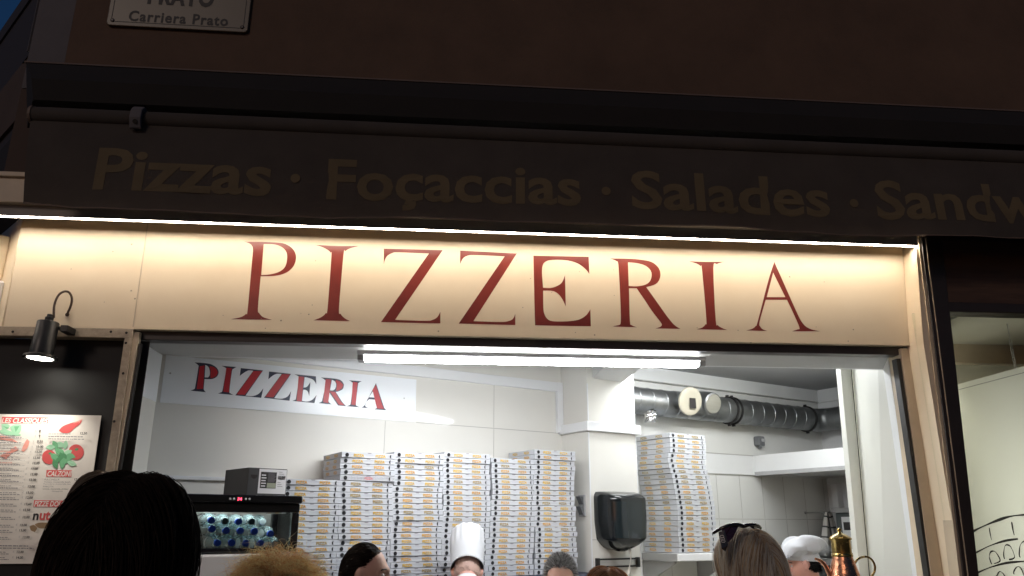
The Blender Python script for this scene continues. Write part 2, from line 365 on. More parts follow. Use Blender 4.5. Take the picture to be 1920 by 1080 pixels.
for (za, a0, zc, a1) in ((2.47, 2.0505, 3.04, 2.099), (0, 2.0505, 2.47, 2.0505)):
    mb.hexa([FAC.P(a, d, z) for (z, aa) in ((za, a0), (zc, a1)) for d in (-.02, .118) for a in (aa, aa + (.012 if d < 0 else .055))])
mb.build("return_wall", M['cream'], bld)
# soffit behind the opening, side reveals
SZ = 2.452
mb = MB(); mb.slab(FAC, [(-1.80, SZ), (2.35, SZ), (2.35, SZ + .05), (-1.80, SZ + .05)], -.44, -.10); mb.build("soffit", M['soffit'], bld)
mb = MB(); mb.box(FAC, -1.812, -1.790, -.45, -.036, 0, SZ); mb.build("reveal_wall", M['wallw'], bld)
mb = MB(); mb.hexa([FAC.P(a, d, z) for z in (0, SZ - .002) for d, aa in ((-.43, 2.15), (-.14, 2.01)) for a in (aa, aa + .05)]); mb.build("reveal_wall", M['paintw'], bld)
# kitchen walls (their own skewed plan), pillar, ceiling
CZ = 2.755
mb = MB(); mb.box(WAL, -.3, 2.56, -.1, 0, 0, 3.1)
def strip(fr, p, q, v, w, m):   # a thin joint between two measured points
    (a0, z0), (a1, z1) = p, q
    if abs(a1 - a0) > abs(z1 - z0): mb.slab(fr, [(a0, z0 - w), (a1, z1 - w), (a1, z1 + w), (a0, z0 + w)], v, v + .001, m)
    else: mb.slab(fr, [(a0 - w, z0), (a0 + w, z0), (a1 + w, z1), (a1 - w, z1)], v, v + .001, m)
strip(WAL, (1.46, 2.201), (2.55, 2.201), 0, .0016, 1)
for px_ in (722, 926): a = WAL.px(px_, 800)[0]; strip(WAL, (a, 1.2), (a, 2.197), 0, .0012, 1)
a = WAL.px(926, 770)[0]; strip(WAL, (a, 2.205), (a, 2.5), 0, .0012, 1)
mb.build("kitchen_wall", [M['wallw'], M['joint']], bld)
mb = MB(); mb.box(WAL, 2.9, 6.2, -.2, -.06, 0, 3.1)
uR = 5.42
for i in range(-4, 6):
    a = 4.067 + .2595 * i
    if a > 2.95 and a < uR: strip(WAL, (a, 1.0), (a, 1.645), -.06, .0018, 1); strip(WAL, (a, 1.657), (a, 1.985), -.06, .0018, 1)
strip(WAL, (2.95, 1.651), (uR, 1.651), -.06, .002, 1)
mb.box(WAL, 2.95, uR, -.06, -.045, 1.99, 2.14, 2); mb.box(WAL, 2.95, uR, -.06, -.052, 2.142, 2.148, 1)
mb.box(WAL, 2.95, uR, -.06, -.03, 2.645, CZ, 2); mb.box(WAL, 2.95, uR, -.03, -.027, 2.645, 2.652, 1)
mb.build("kitchen_wall", [M['tile'], M['joint'], M['paintw']], bld)
mb = MB(); mb.box(WAL, uR, uR + .12, -.2, 1.28, 0, 3.1); mb.box(WAL, uR - .03, uR, -.06, 1.28, 2.645, CZ, 0); mb.build("kitchen_wall", M['paintw'], bld)
mb = MB()
mb.box(WAL, 2.55, 2.952, -.1, .29, 0, CZ + .02)
mb.box(WAL, 2.549, 2.556, .288, .2945, 0, 2.185, 1); mb.box(WAL, 2.549, 2.556, .288, .2945, 2.26, 2.50, 1); mb.box(WAL, 2.556, 2.952, .29, .291, 1.515, 1.5185, 2)
mb.box(WAL, 2.95, 2.956, .285, .292, 0, 2.7, 1)
mb.build("pillar", [M['wallw'], M['plastic_w'], M['joint']], bld)
mb = MB()   # beam running from the pillar head towards the street
pa = WAL.P(2.60, .29, 0); pb = WAL.P(2.86, .29, 0)
mb.hexa([p + _N * d + np.array([0, 0, z]) for z in (2.54, 2.76) for d in (0, .9) for p in (pa, pb)]); mb.build("ceiling_beam", M['paintw'], bld)
CP = [(-2.2, -.46), (2.355, -.46), (2.64, -1.78), (6.5, -1.78), (6.5, -5), (-2.2, -5)]; n = len(CP)
mb = MB(); mb.add([FAC.P(a, d, z) for z in (CZ, CZ + .1) for a, d in CP], [tuple(range(n)), tuple(range(n, 2 * n))] + [(i, (i + 1) % n, n + (i + 1) % n, n + i) for i in range(n)]); mb.build("ceiling", M['ceil'], bld)
mb = MB(); mb.hexa([FAC.P(a + o_, d, z) for z in (0, 3.1) for (a, d) in ((2.355, -.44), (2.64, -1.72)) for o_ in (0, .04)]); mb.build("party_wall", M['beigei'], bld)
mb = MB(); mb.box(FAC, -1.82, 2.35, -.465, -.441, SZ + .0, CZ + .02); mb.build("downstand", M['paintw'], bld)
mb = MB(); mb.box(FAC, -2.4, -1.9, -4.5, -.3, 0, 3.1); mb.build("party_wall", M['paintw'], bld)
mb = MB(); mb.box(FAC, 2.60, 6.5, -1.76, -1.72, 0, 3.1); mb.build("party_wall", M['beigei'], bld)

# white partition beside the opening with its edge post
par = thing("partition_panel", FAC.P(2.15, -.7, 0), "tall cream white partition panel between the kitchen and the right jamb", "partition")
PD = -1.0
T = pxedge(FAC, PD, 1576, 1596, 694); B = pxedge(FAC, PD, 1612, 1630, 1080); T, B = extend(T, B, CZ - .003), extend(T, B, .032)
mb = MB(); slant(mb, FAC, T, B, PD - .06, PD); mb.build("edge_post", M['panelw'], par, bevel=.004)
def prow(a_, z): return [FAC.P(a_ + .010, PD - .004, z), FAC.P(a_ + .050, PD - .004, z), FAC.P(2.158, -.437, z), FAC.P(2.198, -.437, z)]
mb = MB(); mb.hexa(prow(B[1], B[2]) + prow(T[1], T[2])); mb.build("panel", M['panelw'], par)
mb = MB(); slant(mb, FAC, (T[1] + .0005, T[1] + .0095, T[2] - .001), (B[1] + .0005, B[1] + .0095, B[2]), PD - .03, PD - .010); mb.build("gap_seal", M['gasket'], par)

# ------------------------------------------------------------------ building on the left, past the corner
nb = thing("corner_building", COR.P(-1.5, -.1, 0), "dark shuttered house receding past the left corner under blue dusk sky", "building")
ze = COR.px(14, 38)[1]
mb = MB(); mb.box(COR, -7, -.001, -.3, -.012, 3.19, ze - .12); mb.build("wall", M['neighd'], nb)
mb = MB(); mb.box(COR, -7.2, -.002, -.6, .0, ze - .12, ze); mb.build("eave", M['neighd'], nb)
(a0, z0), (a1, z1) = COR.px(0, 150), COR.px(48, 232)
mb = MB(); mb.box(COR, -7, a1 + .2, -.011, .006, COR.px(20, 238)[1], COR.px(20, 150)[1]); mb.build("render_band", M['neighb'], nb)
mb = MB()
for i, x in enumerate((52, 66, 76, 84)):
    p = COR.px(x, 108, .02); mb.box(COR, p[0] - .006, p[0] + .006, -.011, .03, COR.px(30, 140)[1], ze - .13, 1)
mb.box(COR, COR.px(48, 108)[0], COR.px(92, 108)[0], -.011, .012, COR.px(30, 140)[1], ze - .13, 0)
mb.build("shutter", [M['neighd'], M['neighw']], nb)
mb = MB(); p = COR.px(30, 300); mb.box(COR, p[0] - .8, p[0] + .12, -.011, .004, COR.px(20, 342)[1], COR.px(20, 262)[1]); mb.build("window", M['dark'], nb)

# white boxes fixed on the splayed corner
for (y0, y1, x1, nm, lab) in ((443, 512, 21, "meter_box", "small cream meter box on the splayed corner above a white cabinet"), (527, 606, 10, "wall_cabinet", "white wall cabinet below the meter box at the left edge")):
    (a1, z1), (_, z0) = COR.px(x1, y0, .0), COR.px(x1, y1, .0); a1 -= .004
    t = thing(nm, COR.P(a1 - .15, 0, z0), lab, "cabinet" if nm == "wall_cabinet" else "box")
    mb = MB(); mb.box(COR, a1 - .3, a1, 0, .06, z0, z1); mb.build("body", M['plastic_w'] if nm == "wall_cabinet" else M['cream'], t, bevel=.008)
    mb = MB(); mb.box(COR, a1 - .305, a1 + .004, .0605, .075, z0 - .004, z1 + .004); mb.build("lid", M['plastic_w'] if nm == "wall_cabinet" else M['cream'], t, bevel=.006)

# ------------------------------------------------------------------ LED strip under the cornice
ZL = FAC.px(480, 421.5, .12)[1]; ZD = ZL - 3.0175; 
led = thing("led_strip", FAC.P(0, .1, 3.03), "long warm white LED strip glowing under the cornice above the fascia", "LED light")
a0, a1 = -3.5, kx(1714, 457, .1)
mb = MB()
mb.box(FAC, a0, a1, .106, .1085, 3.0176 + ZD, 3.0385)
mb.box(FAC, a0, a1, .1086, .1295, 3.030 + ZD, 3.0395); mb.box(FAC, a0, a1, .1296, .1315, 3.0185 + ZD, 3.0395); mb.build("channel", M['rail'], led)
mb = MB(); mb.box(FAC, a0, a1 - .002, .113, .1255, 3.0185 + ZD, 3.0295 + ZD); mb.build("diffuser", M['ledm'], led)

# ------------------------------------------------------------------ awning, rolled up
aw = thing("awning", FAC.P(0, .2, 3.2), "folded grey canvas awning with dark hood and printed valance over the shopfront", "awning")
aH = kx(50, 112, .12)
p_t = FAC.px(50, 112, .12); 
AE = 6.5
zt = FAC.px(900, 155, .14)[1]; 
mb = MB()
HP = [(.001, zt + .02), (.12, zt), (.29, zt - .19), (.285, zt - .30), (.02, zt - .30), (.001, zt - .30)]
hl_ = [aH, aH, kx(50, 190, .29), kx(56, 214, .285), kx(66, 214, .02), aH + .0]
mb.add([FAC.P(a, d, z) for a, (d, z) in zip(hl_, HP)] + [FAC.P(AE, d, z) for d, z in HP], [tuple(range(6)), tuple(range(6, 12))] + [(i, (i + 1) % 6, 6 + (i + 1) % 6, 6 + i) for i in range(6)])
mb.build("hood", M['hood'], aw)
mb = MB(); mb.prism(FAC, [(.10, zt + .003), (.125, zt + .006), (.131, zt - .006), (.118, zt - .004)], aH - .004, AE); mb.build("hood_lip", M['hoodlip'], aw)  # lighter strip paints the lit line along the hood's edge
DV = .34
zr = FAC.px(262, 224, DV)[1]; aT = kx(62, 215, DV)
mb = MB(); mb.tube([FAC.P(aT + i * (AE - aT) / 14, DV - .005, zr) for i in range(15)], .040, 20); mb.build("front_bar", M['awn'], aw, smooth=True, angle=True)
mb = MB(); mb.lathe(FAC.P(aT - .008, DV - .005, zr), FAC.e1, [(0, .030), (0, .044), (.012, .044), (.012, .030)], 20); mb.build("end_cap", M['hoodlip'], aw)
ck = thing("awning_clip", FAC.P(kx(262, 228, DV), DV, zr - .07), "small pale plastic clip hooked on the awning's front bar", "clip")
ac = kx(262, 228, DV)
mb = MB(); mb.prism(FAC, [(DV - .03, zr + .052), (DV + .03, zr + .050), (DV + .055, zr + .022), (DV + .060, zr - .02), (DV + .040, zr - .066), (DV + .026, zr - .066), (DV + .038, zr - .02), (DV + .037, zr + .015), (DV - .03, zr + .043)], ac - .026, ac + .026); mb.build("hook", M['neighw'], ck, bevel=.005)
mb = MB(); mb.lathe(FAC.P(ac + .002, DV + .044, zr - .036), FAC.e2 * .9 + np.array([0, 0, -.35]), [(0, .011), (.012, .011)], 12); mb.build("screw", M['dark'], ck)
hem = [(40,376),(120,385),(220,392),(360,396),(480,402),(620,402),(700,402),(770,404),(860,408),(960,415),(1100,418),(1300,422),(1385,420),(1450,427),(1600,437),(1730,441),(1920,445)]
hz = [FAC.px(x, y, DV + .02) for x, y in hem]
ha = np.array([h[0] for h in hz] + [AE]); hv = np.array([h[1] for h in hz] + [hz[-1][1] - .01])
vt = zr - .03
nA, nZ = 130, 12
def val_d(a, t): return DV + .012 + .015 * math.sin(a * 3.1 + .6) * t + .007 * math.sin(a * 5.3 + 2 + t) * t + .006 * math.sin(a * 9.7) * t * t + .004 * math.sin(a * 23) * t * t + .012 * math.sin(math.pi * t) * .6
aB = hz[0][0]
vs = []; 
for i in range(nA + 1):
    for j in range(nZ + 1):
        t = j / nZ; s0 = aT + (aB - aT) * t; a = s0 + (AE - s0) * i / nA
        z = vt + (np.interp(a, ha, hv) - vt) * t
        vs.append(FAC.P(a, val_d(a, t), z))
fs = [(i * (nZ + 1) + j, (i + 1) * (nZ + 1) + j, (i + 1) * (nZ + 1) + j + 1, i * (nZ + 1) + j + 1) for i in range(nA) for j in range(nZ)]
# canvas lets a little light through
nt_ = M['awn'].node_tree; tr_ = nt_.nodes.new("ShaderNodeBsdfTranslucent"); tr_.inputs[0].default_value = (.42, .33, .27, 1); ms_ = nt_.nodes.new("ShaderNodeMixShader"); ms_.inputs[0].default_value = .016
nt_.links.new(nt_.nodes["Principled BSDF"].outputs[0], ms_.inputs[1]); nt_.links.new(tr_.outputs[0], ms_.inputs[2]); nt_.links.new(ms_.outputs[0], nt_.nodes["Material Output"].inputs[0])
mb = MB(); mb.add(vs, fs); val = mb.build("valance", M['awn'], aw, smooth=True)
mb = MB()     # pale stitched hem
for i in range(nA):
    A0 = aB + (AE - aB) * i / nA; A1 = aB + (AE - aB) * (i + 1) / nA
    mb.add([FAC.P(A0, val_d(A0, 1) + .002, np.interp(A0, ha, hv) - .001), FAC.P(A1, val_d(A1, 1) + .002, np.interp(A1, ha, hv) - .001), FAC.P(A1, val_d(A1, 1) + .001, np.interp(A1, ha, hv) - .006), FAC.P(A0, val_d(A0, 1) + .001, np.interp(A0, ha, hv) - .006)], [(0, 1, 2, 3)])
mb.build("hem_cord", M['hoodlip'], val)
def valtext(s, x0, x1, ytop, ybase):
    """word whose left/right and cap height were read off the valance"""
    p0 = FAC.px(x0, ybase, DV + .03); p1 = FAC.px(x1, ybase + (x1 - x0) * .033, DV + .03); h = FAC.px(x0, ytop, DV + .03)[1] - p0[1]
    v, f = text2d(s, h / .729, bold=.022)
    w = max(q[0] for q in v) - min(q[0] for q in v); k = (p1[0] - p0[0]) / w; x_0 = min(q[0] for q in v)
    out = []
    for x, y in v:
        a = p0[0] + (x - x_0) * k; z = p0[1] + y
        t = min(1, max(0, (vt - z) / (vt - np.interp(a, ha, hv)))); out.append(FAC.P(a, val_d(a, t) + .0022, z))
    b_ = MB(); b_.add(out, f); b_.build("printed_word", M['awnlet'], val)
valtext("Pizzas", 172, 506, 272, 352); valtext("Foçaccias", 610, 1090, 292, 366); valtext("Salades", 1186, 1562, 316, 388); valtext("Sandwichs", 1650, 2130, 334, 406)
for x, y in ((553, 332), (1137, 357), (1605, 378)):
    a, z = FAC.px(x, y, DV + .03); t = (vt - z) / (vt - np.interp(a, ha, hv)); b_ = MB(); b_.disc(FAC, a, z, .022, val_d(a, t) + .0022); b_.build("printed_dot", M['awnlet'], val)

# ------------------------------------------------------------------ street name plate
(a0, z0), (a1, _) = FAC.px(198, 46, .02), FAC.px(464, 58, .02); zz1 = z0 + .36
sp = thing("street_sign", FAC.P((a0 + a1) / 2, 0, z0), "cream enamel street name plate screwed to the ochre wall above the awning", "street sign")
def rrect(a0, a1, z0, z1, r, n=5):
    out = []
    for (cx, cz, s) in ((a1 - r, z1 - r, 0), (a0 + r, z1 - r, 90), (a0 + r, z0 + r, 180), (a1 - r, z0 + r, 270)):
        for i in range(n + 1): t = math.radians(s + 90 * i / n); out.append((cx + r * math.cos(t), cz + r * math.sin(t)))
    return out
mb = MB(); mb.slab(FAC, rrect(a0, a1, z0, zz1, .022), 0, .018); plate = mb.build("plate", M['plate'], sp, bevel=.004)
mb = MB()
i = .022; w = .0035
for (b0, b1, c0, c1) in ((a0 + i, a1 - i, z0 + i, z0 + i + w), (a0 + i, a1 - i, zz1 - i - w, zz1 - i), (a0 + i, a0 + i + w, z0 + i + w, zz1 - i - w), (a1 - i - w, a1 - i, z0 + i + w, zz1 - i - w)):
    mb.box(FAC, b0, b1, .0182, .0190, c0, c1)
def fit(mb, fr, s, a0, z0, a1, h, d, m=0, **k):
    v, f = text2d(s, h / .729, **k); x0 = min(q[0] for q in v); w = max(q[0] for q in v) - x0
    mb.flat(fr, [((x - x0) * (a1 - a0) / w, y) for x, y in v], f, a0, z0, d, m)
p0 = FAC.px(240, 38, .02); p1 = FAC.px(427, 44, .02); hC_ = FAC.px(240, 18.5, .02)[1] - p0[1]; fit(mb, FAC, "Carriera Prato", p0[0], p0[1], p1[0], hC_, .0195, bold=.026, space=1.14)
p0 = FAC.px(276, 5, .02); p1 = FAC.px(400, 9, .02); fit(mb, FAC, "PRATO", p0[0], p0[1], p1[0], hC_ * 1.7, .0195, bold=.04, space=1.14)
mb.build("street_name", M['ink'], sp)
for (b, c) in ((a0 + .03, z0 + .03), (a1 - .03, z0 + .03), (a0 + .03, zz1 - .03), (a1 - .03, zz1 - .03)):
    mb = MB(); mb.lathe(FAC.P(b, .0185, c), FAC.e2, [(0, .011), (.003, .010), (.005, .006)], 12); mb.build("screw", M['brown'], sp)
# ------------------------------------------------------------------ menu case left of the opening
mc = thing("menu_case", FAC.P(-2.3, -.03, 1.0), "black menu board framed by grubby screwed metal strips left of the opening", "menu board")
zt1, zt0 = FAC.px(100, 617.5, .006)[1], FAC.px(100, 631, .006)[1]
R_T = pxedge(FAC, .006, 233, 247.5, 634); R_B = pxedge(FAC, .006, 196, 212, 890)
mb = MB(); mb.box(FAC, -3.2, R_T[1] + .06, -.060, -.056, .9, zt0); mb.build("backboard", M['blackboard'], mc)
mb = MB(); mb.box(FAC, -3.2, R_T[1] + .0, -.055, .006, zt0, zb - .0015); mb.build("frame_strip", M['cream_metal'], mc, bevel=.002)
mb = MB(); slant(mb, FAC, (R_T[0], R_T[1], zt0), extend(R_T, R_B, .9), -.055, .0055); mb.build("frame_strip", M['cream_metal'], mc, bevel=.002)
for (x, y) in ((24, 622), (208, 622), (237, 624), (231, 700), (214, 790), (236, 643)):
    a, z = FAC.px(x, y, .006); mb = MB(); mb.lathe(FAC.P(a, .0062, z), FAC.e2, [(0, .0062), (.002, .0055)], 10); mb.build("screw", M['dark'], mc)
# the poster: everything on it measured on the sheet's own plane
DP = -.040
po = thing("menu_poster", FAC.P(-2.3, DP, 1.2), "laminated pizza price list with tomato and basil pictures on the black board", "poster")
tl = FAC.px(190, 779, DP); br = FAC.px(172, 905, DP); zb_ = FAC.px(40, 1057, DP)[1]
mb = MB(); mb.slab(FAC, [(-2.95, zb_), (br[0] + (br[0] - tl[0]) * 1.2, zb_), (tl[0], tl[1]), (-2.95, tl[1] + .002)], DP - .004, DP); mb.build("sheet", M['paper'], po)
def flush(nm):
    global mb
    if mb.v: mb.build(nm, [M[k] for k in PM], po, fix=False)
    mb = MB()
PM = ['ink', 'greyink', 'paleink', 'mred', 'mgreen', 'mgreen2', 'mpale', 'mpink', 'mbrown', 'mwhite']; pm = {k: i for i, k in enumerate(PM)}
mb = MB(); lay = [0]
def pd(): lay[0] += 1; return DP + .0006 + .00003 * lay[0]
def q4(p, s=6.75, x0=0, y0=760): return FAC.px(x0 + p[0] / s, y0 + p[1] / s, DP)
def q5(p): return q4(p, 6.0, 0, 900)
def pt(s, p, h, m, fn=q4, **k):
    a, z = fn(p); a2, z2 = fn((p[0], p[1] - h)); v, f = text2d(s, (z2 - z) / .729, **k); mb.flat(FAC, v, f, a, z, pd(), pm[m])
def pw(s, p, x1, h, m, fn=q4, **k):
    a, z = fn(p); _, z2 = fn((p[0], p[1] - h)); a1, _ = fn((x1, p[1])); fit(mb, FAC, s, a, z, a1, z2 - z, pd(), pm[m], **k)
def pp(pts, m, fn=q4, sm=True):
    v, f = poly2d([[fn(p) for p in (smooth_loop(pts, 60) if sm else pts)]]); mb.flat(FAC, v, f, 0, 0, pd(), pm[m])
def pcirc(c, r, m, fn=q4, ry=None): pp([(c[0] + r * math.cos(t * .3142), c[1] + (ry or r) * math.sin(t * .3142)) for t in range(20)], m, fn, False)
def pline(x0, x1, y, m, fn=q4, w=5):
    """a line of print too small to read: a broken run of short strokes"""
    x = x0
    while x < x1 - 6:
        n = random.uniform(14, 44); e = min(x + n, x1); yy = y + (x - x0) * .012
        if e - x > 5: pp([(x, yy - w), (e, yy - w + 1), (e, yy + w), (x, yy + w)], m, fn, False)
        x = e + random.uniform(5, 11)
# heading
pp([(28, 145), (612, 152), (605, 228), (18, 228)], 'mred', sm=False); pw("LES CLASSIQUES", (20, 220), 600, 62, 'mwhite', bold=.02, shear=.12)
flush("heading")
pp([(590, 818), (910, 822), (903, 908), (585, 902)], 'mred', sm=False); pw("CALZONI", (596, 897), 900, 68, 'mwhite', bold=.02, shear=.12)
flush("calzone_heading")
pp([(385, 226), (760, 232), (750, 306), (376, 300)], 'mred', q5, False); pw("PIZZE DOLCI", (384, 296), 745, 62, 'mwhite', q5, bold=.02, shear=.12)
pt("n", (362, 446), 105, 'ink', q5, bold=.03); pw("ut", (440, 446), 560, 112, 'mred', q5, bold=.03)
flush("dessert_heading")
# left picture: basil and a bell pepper behind the first lines
for lf in ([(20, 240), (90, 232), (130, 262), (90, 300), (30, 310)], [(130, 270), (200, 238), (275, 245), (262, 330), (210, 372), (150, 330)], [(0, 320), (60, 300), (140, 330), (270, 368), (240, 385), (90, 378), (0, 350)]): pp(lf, 'mpale')
pp([(40, 262), (118, 285), (90, 300)], 'mgreen'); pp([(180, 268), (248, 262), (200, 340)], 'mgreen')
pp([(0, 385), (120, 405), (230, 470), (150, 455), (0, 430)], 'mpink'); pp([(345, 425), (375, 455), (350, 540), (300, 588), (270, 570), (310, 480)], 'mpink')
pp([(0, 640), (100, 590), (235, 545), (150, 610), (80, 680)], 'mpink'); pp([(130, 560), (200, 520), (240, 560), (180, 590)], 'mpink')
flush("pepper_picture")
# prawn
pp([(745, 318), (790, 270), (860, 238), (960, 208), (1040, 190), (1010, 240), (940, 290), (880, 345), (800, 350)], 'mred')
for k in range(5): pp([(930 + 20 * k, 222 - 6 * k), (1045 - 12 * k, 172 + 14 * k), (1048 - 12 * k, 176 + 14 * k), (936 + 20 * k, 230 - 6 * k)], 'mpink', sm=False)
flush("prawn_picture")
# tomatoes and basil
pcirc((622, 655), 90, 'mred'); pcirc((965, 592), 98, 'mred'); pp([(948, 555), (975, 540), (1000, 552), (978, 572), (955, 575)], 'mgreen2'); pp([(612, 605), (650, 590), (655, 612), (625, 625)], 'mgreen2')
for cx, cy, r, an, mm in ((760, 500, 70, 10, 'mpale'), (700, 500, 62, 60, 'mgreen'), (830, 500, 58, 100, 'mpale'), (640, 530, 60, 0, 'mpale'), (760, 590, 80, 30, 'mgreen'), (860, 600, 62, 150, 'mpale'), (700, 660, 80, 40, 'mgreen'), (780, 670, 80, 80, 'mgreen2'), (850, 680, 85, 130, 'mgreen'), (900, 640, 60, 20, 'mgreen'), (700, 740, 66, 70, 'mgreen2'), (790, 740, 66, 95, 'mgreen'), (910, 735, 64, 20, 'mpale'), (740, 690, 50, 130, 'mgreen2'), (820, 640, 45, 60, 'mgreen2')):
    ca, sa = math.cos(math.radians(an)), math.sin(math.radians(an))
    pp([(cx + r * (u * ca - w * sa), cy + r * (u * sa + w * ca)) for u, w in ((-1, 0), (-.4, .45), (.3, .5), (1.05, 0), (.3, -.5), (-.4, -.45))], mm)
flush("tomato_picture")
# prices and illegible lines, first column
for i, (pr, x, y) in enumerate((("8", 494, 338), ("9", 490, 402), ("9,50", 470, 470), ("10,00", 455, 538), ("13,00", 440, 604), ("12,50", 418, 680), ("13,00", 412, 748), ("13,00", 392, 818), ("12,00", 388, 888), ("12,00", 372, 958), ("13,00", 357, 1042))):
    pt(pr, (x, y), 30, 'ink', bold=.028); pt("€", (x - 50 - 3 * i * .5, y - 4), 24, 'paleink')
    xe = 285 - 4 * i
    if i > 0:
        pline(0, xe - 90, y - 22, 'mpink' if i in (4, 6) else 'greyink', w=4); pline(0, xe, y + 2, 'greyink', w=5); pline(0, xe + 60, y + 14, 'paleink', w=3)
flush("price_print")
for i, (pr, x, y) in enumerate((("13,50", 302, 155), ("12,00", 295, 212), ("13,60", 282, 284), ("12,50", 268, 350), ("13,00", 262, 432), ("13,00", 232, 520), ("13,00", 226, 578), ("13,00", 264, 656), ("13,00", 198, 822), ("14,00", 192, 884))):
    pt(pr, (x, y), 27, 'ink', q5, bold=.028); pt("€", (x - 42, y - 4), 24, 'paleink', q5)
    xe = 240 - 14 * i
    pline(0, max(60, xe - 40), y - 12, 'greyink', q5, 4); pline(0, max(90, xe), y + 8, 'greyink', q5, 4)
pline(0, 335, 738, 'greyink', q5, 6); pline(0, 395, 765, 'greyink', q5, 5)
pt("12,50", (1022, 372), 30, 'ink', bold=.028); pt("12,00", (950, 952), 28, 'ink', bold=.028)
flush("price_print")
pline(632, 910, 365, 'paleink', w=8); pline(630, 1065, 398, 'greyink', w=6); pline(630, 1080, 428, 'greyink', w=5)
flush("price_print")
pw("PULCINELLA", (580, 952), 770, 24, 'greyink'); pw("Tomate, mozzarella, basilic", (575, 980), 915, 20, 'greyink'); pw("Pomodoro, mozzarella, bas", (570, 1004), 910, 16, 'greyink')
pw("FARCITA", (566, 1040), 695, 22, 'greyink'); pw("tomate, mozzarella, jambon", (560, 1068), 880, 20, 'ink'); pw("champignons", (600, 134), 720, 17, 'greyink', q5)
flush("price_print")
pp([(410, 498), (470, 478), (600, 482), (600, 540), (480, 545), (430, 525)], 'mbrown', q5); pp([(350, 520), (400, 505), (440, 540), (410, 585), (365, 565)], 'mbrown', q5)
flush("nut_picture")

# ------------------------------------------------------------------ spotlight over the menu
c_top = np.array(FAC.P(*(lambda p: (p[0], .085, p[1]))(FAC.px(91, 604, .085)))); c_bot = np.array(FAC.P(*(lambda p: (p[0], .085, p[1]))(FAC.px(80, 668, .085))))
ax = np.array([c_bot[0] - c_top[0], 0, c_bot[2] - c_top[2]]); ax = FAC.e1 * -.03 + FAC.e2 * .03 + np.array([0, 0, -1.]); ax /= np.linalg.norm(ax)
L_ = np.linalg.norm(c_bot - c_top)
spt = thing("spotlight", c_top - FAC.e2 * .085, "black cylindrical spotlight with looped cable shining on the menu board", "spotlight")
mb = MB(); mb.lathe(c_top, ax, [(-.004, .030), (0, .044), (.004, .046), (L_ * .40, .046), (L_ * .42, .0475), (L_ * .96, .049), (L_, .068), (L_ + .012, .072), (L_ + .014, .060), (L_ - .01, .040)], 36); sb = mb.build("body", M['blackm'], spt, smooth=True, angle=True)
mb = MB(); mb.lathe(c_top + ax * (L_ + .009), ax, [(0, .052), (.002, .052)], 30); mb.build("lens", M['lampg'], spt)
mb = MB(); mb.lathe(c_top, -ax, [(0, .016), (.004, .018), (.022, .018), (.024, .013), (.036, .012)], 16); mb.build("cable_gland", M['blackm'], spt, smooth=True, angle=True)
def fpt(x, y, d): p = FAC.px(x, y, d); return FAC.P(p[0], d, p[1])
cab = [fpt(101, 596, .080), fpt(101, 582, .078), fpt(102, 572, .074), fpt(106, 560, .07), fpt(112, 551, .065), fpt(121, 546.5, .058), fpt(129, 548, .05), fpt(134, 556, .042), fpt(134.5, 566, .034), fpt(131, 578, .024), fpt(128, 584, .012), fpt(126.5, 589, .002)]
def catmull(P, n=5):
    out = []; k = len(P)
    for i in range(k - 1):
        p0, p1, p2, p3 = P[max(i - 1, 0)], P[i], P[i + 1], P[min(i + 2, k - 1)]
        for j in range(n):
            t = j / n; out.append(.5 * ((2 * p1) + (p2 - p0) * t + (2 * p0 - 5 * p1 + 4 * p2 - p3) * t * t + (3 * p1 - p0 - 3 * p2 + p3) * t ** 3))
    return out + [P[-1]]
mb = MB(); mb.tube(catmull(cab), .0052, 10); mb.lathe(fpt(126.5, 590, 0), FAC.e2, [(0, .009), (.004, .009)], 12); mb.build("cable", M['brownwood'], spt, smooth=True)
mb = MB(); p = FAC.px(124, 620, .05); mb.box(FAC, p[0] - .012, p[0] + .022, .004, .085, p[1] - .012, p[1] + .018); mb.lathe(FAC.P(p[0] - .014, .075, p[1] + .004), FAC.e1, [(-.02, .010), (.03, .010)], 10); mb.build("bracket", M['blackm'], spt, bevel=.002)
ld = bpy.data.lights.new("spot_beam", 'SPOT'); ld.energy = 15; ld.spot_size = math.radians(104); ld.spot_blend = .55; ld.shadow_soft_size = .03; ld.color = (1, .95, .84)
lo = bpy.data.objects.new("spot_beam", ld); COL.objects.link(lo); lo.parent = spt; wpos = c_top + ax * (L_ + .018)
lo.location = tuple(wpos - np.array(spt.location)); lo.rotation_euler = Vector(ax).to_track_quat('-Z', 'Y').to_euler()

# ------------------------------------------------------------------ neighbouring shop on the right
sh = thing("shopfront", FAC.P(3.5, .1, 0), "dark brown framed glass shopfront right of the pizzeria opening", "shopfront")
Tt = pxedge(FAC, .13, 1728, 1767, 452); Bb = pxedge(FAC, .13, 1806, 1836, 1080)
mb = MB(); slant(mb, FAC, extend(Tt, Bb, 3.04), extend(Tt, Bb, 0), -.03, .13); 
s1 = extend(Tt, Bb, 3.04); s0 = extend(Tt, Bb, 0)
mb.build("post", M['brown'], sh, bevel=.004)
mb = MB()
for o_ in (.020,): slant(mb, FAC, (s1[0] + o_, s1[0] + o_ + .004, 3.03), (s0[0] + o_, s0[0] + o_ + .004, 0), .13, .1335)
slant(mb, FAC, (s1[0] - .014, s1[0] - .0005, 3.03), (s0[0] - .014, s0[0] - .0005, 0), .05, .124)
mb.build("trim_bead", M['cream_dull'], sh)
zr1, zr0 = FAC.px(1800, 566, .12)[1], FAC.px(1800, 584.5, .12)[1]
mb = MB(); mb.box(FAC, Tt[1] - .06, 6.5, .02, .119, zr0, zr1); mb.build("head_rail", M['brown'], sh, bevel=.004)
mb = MB(); mb.box(FAC, Tt[1] - .04, 6.5, .0, .10, zr1, 3.04); mb.build("head_panel", M['brownwood'], sh)
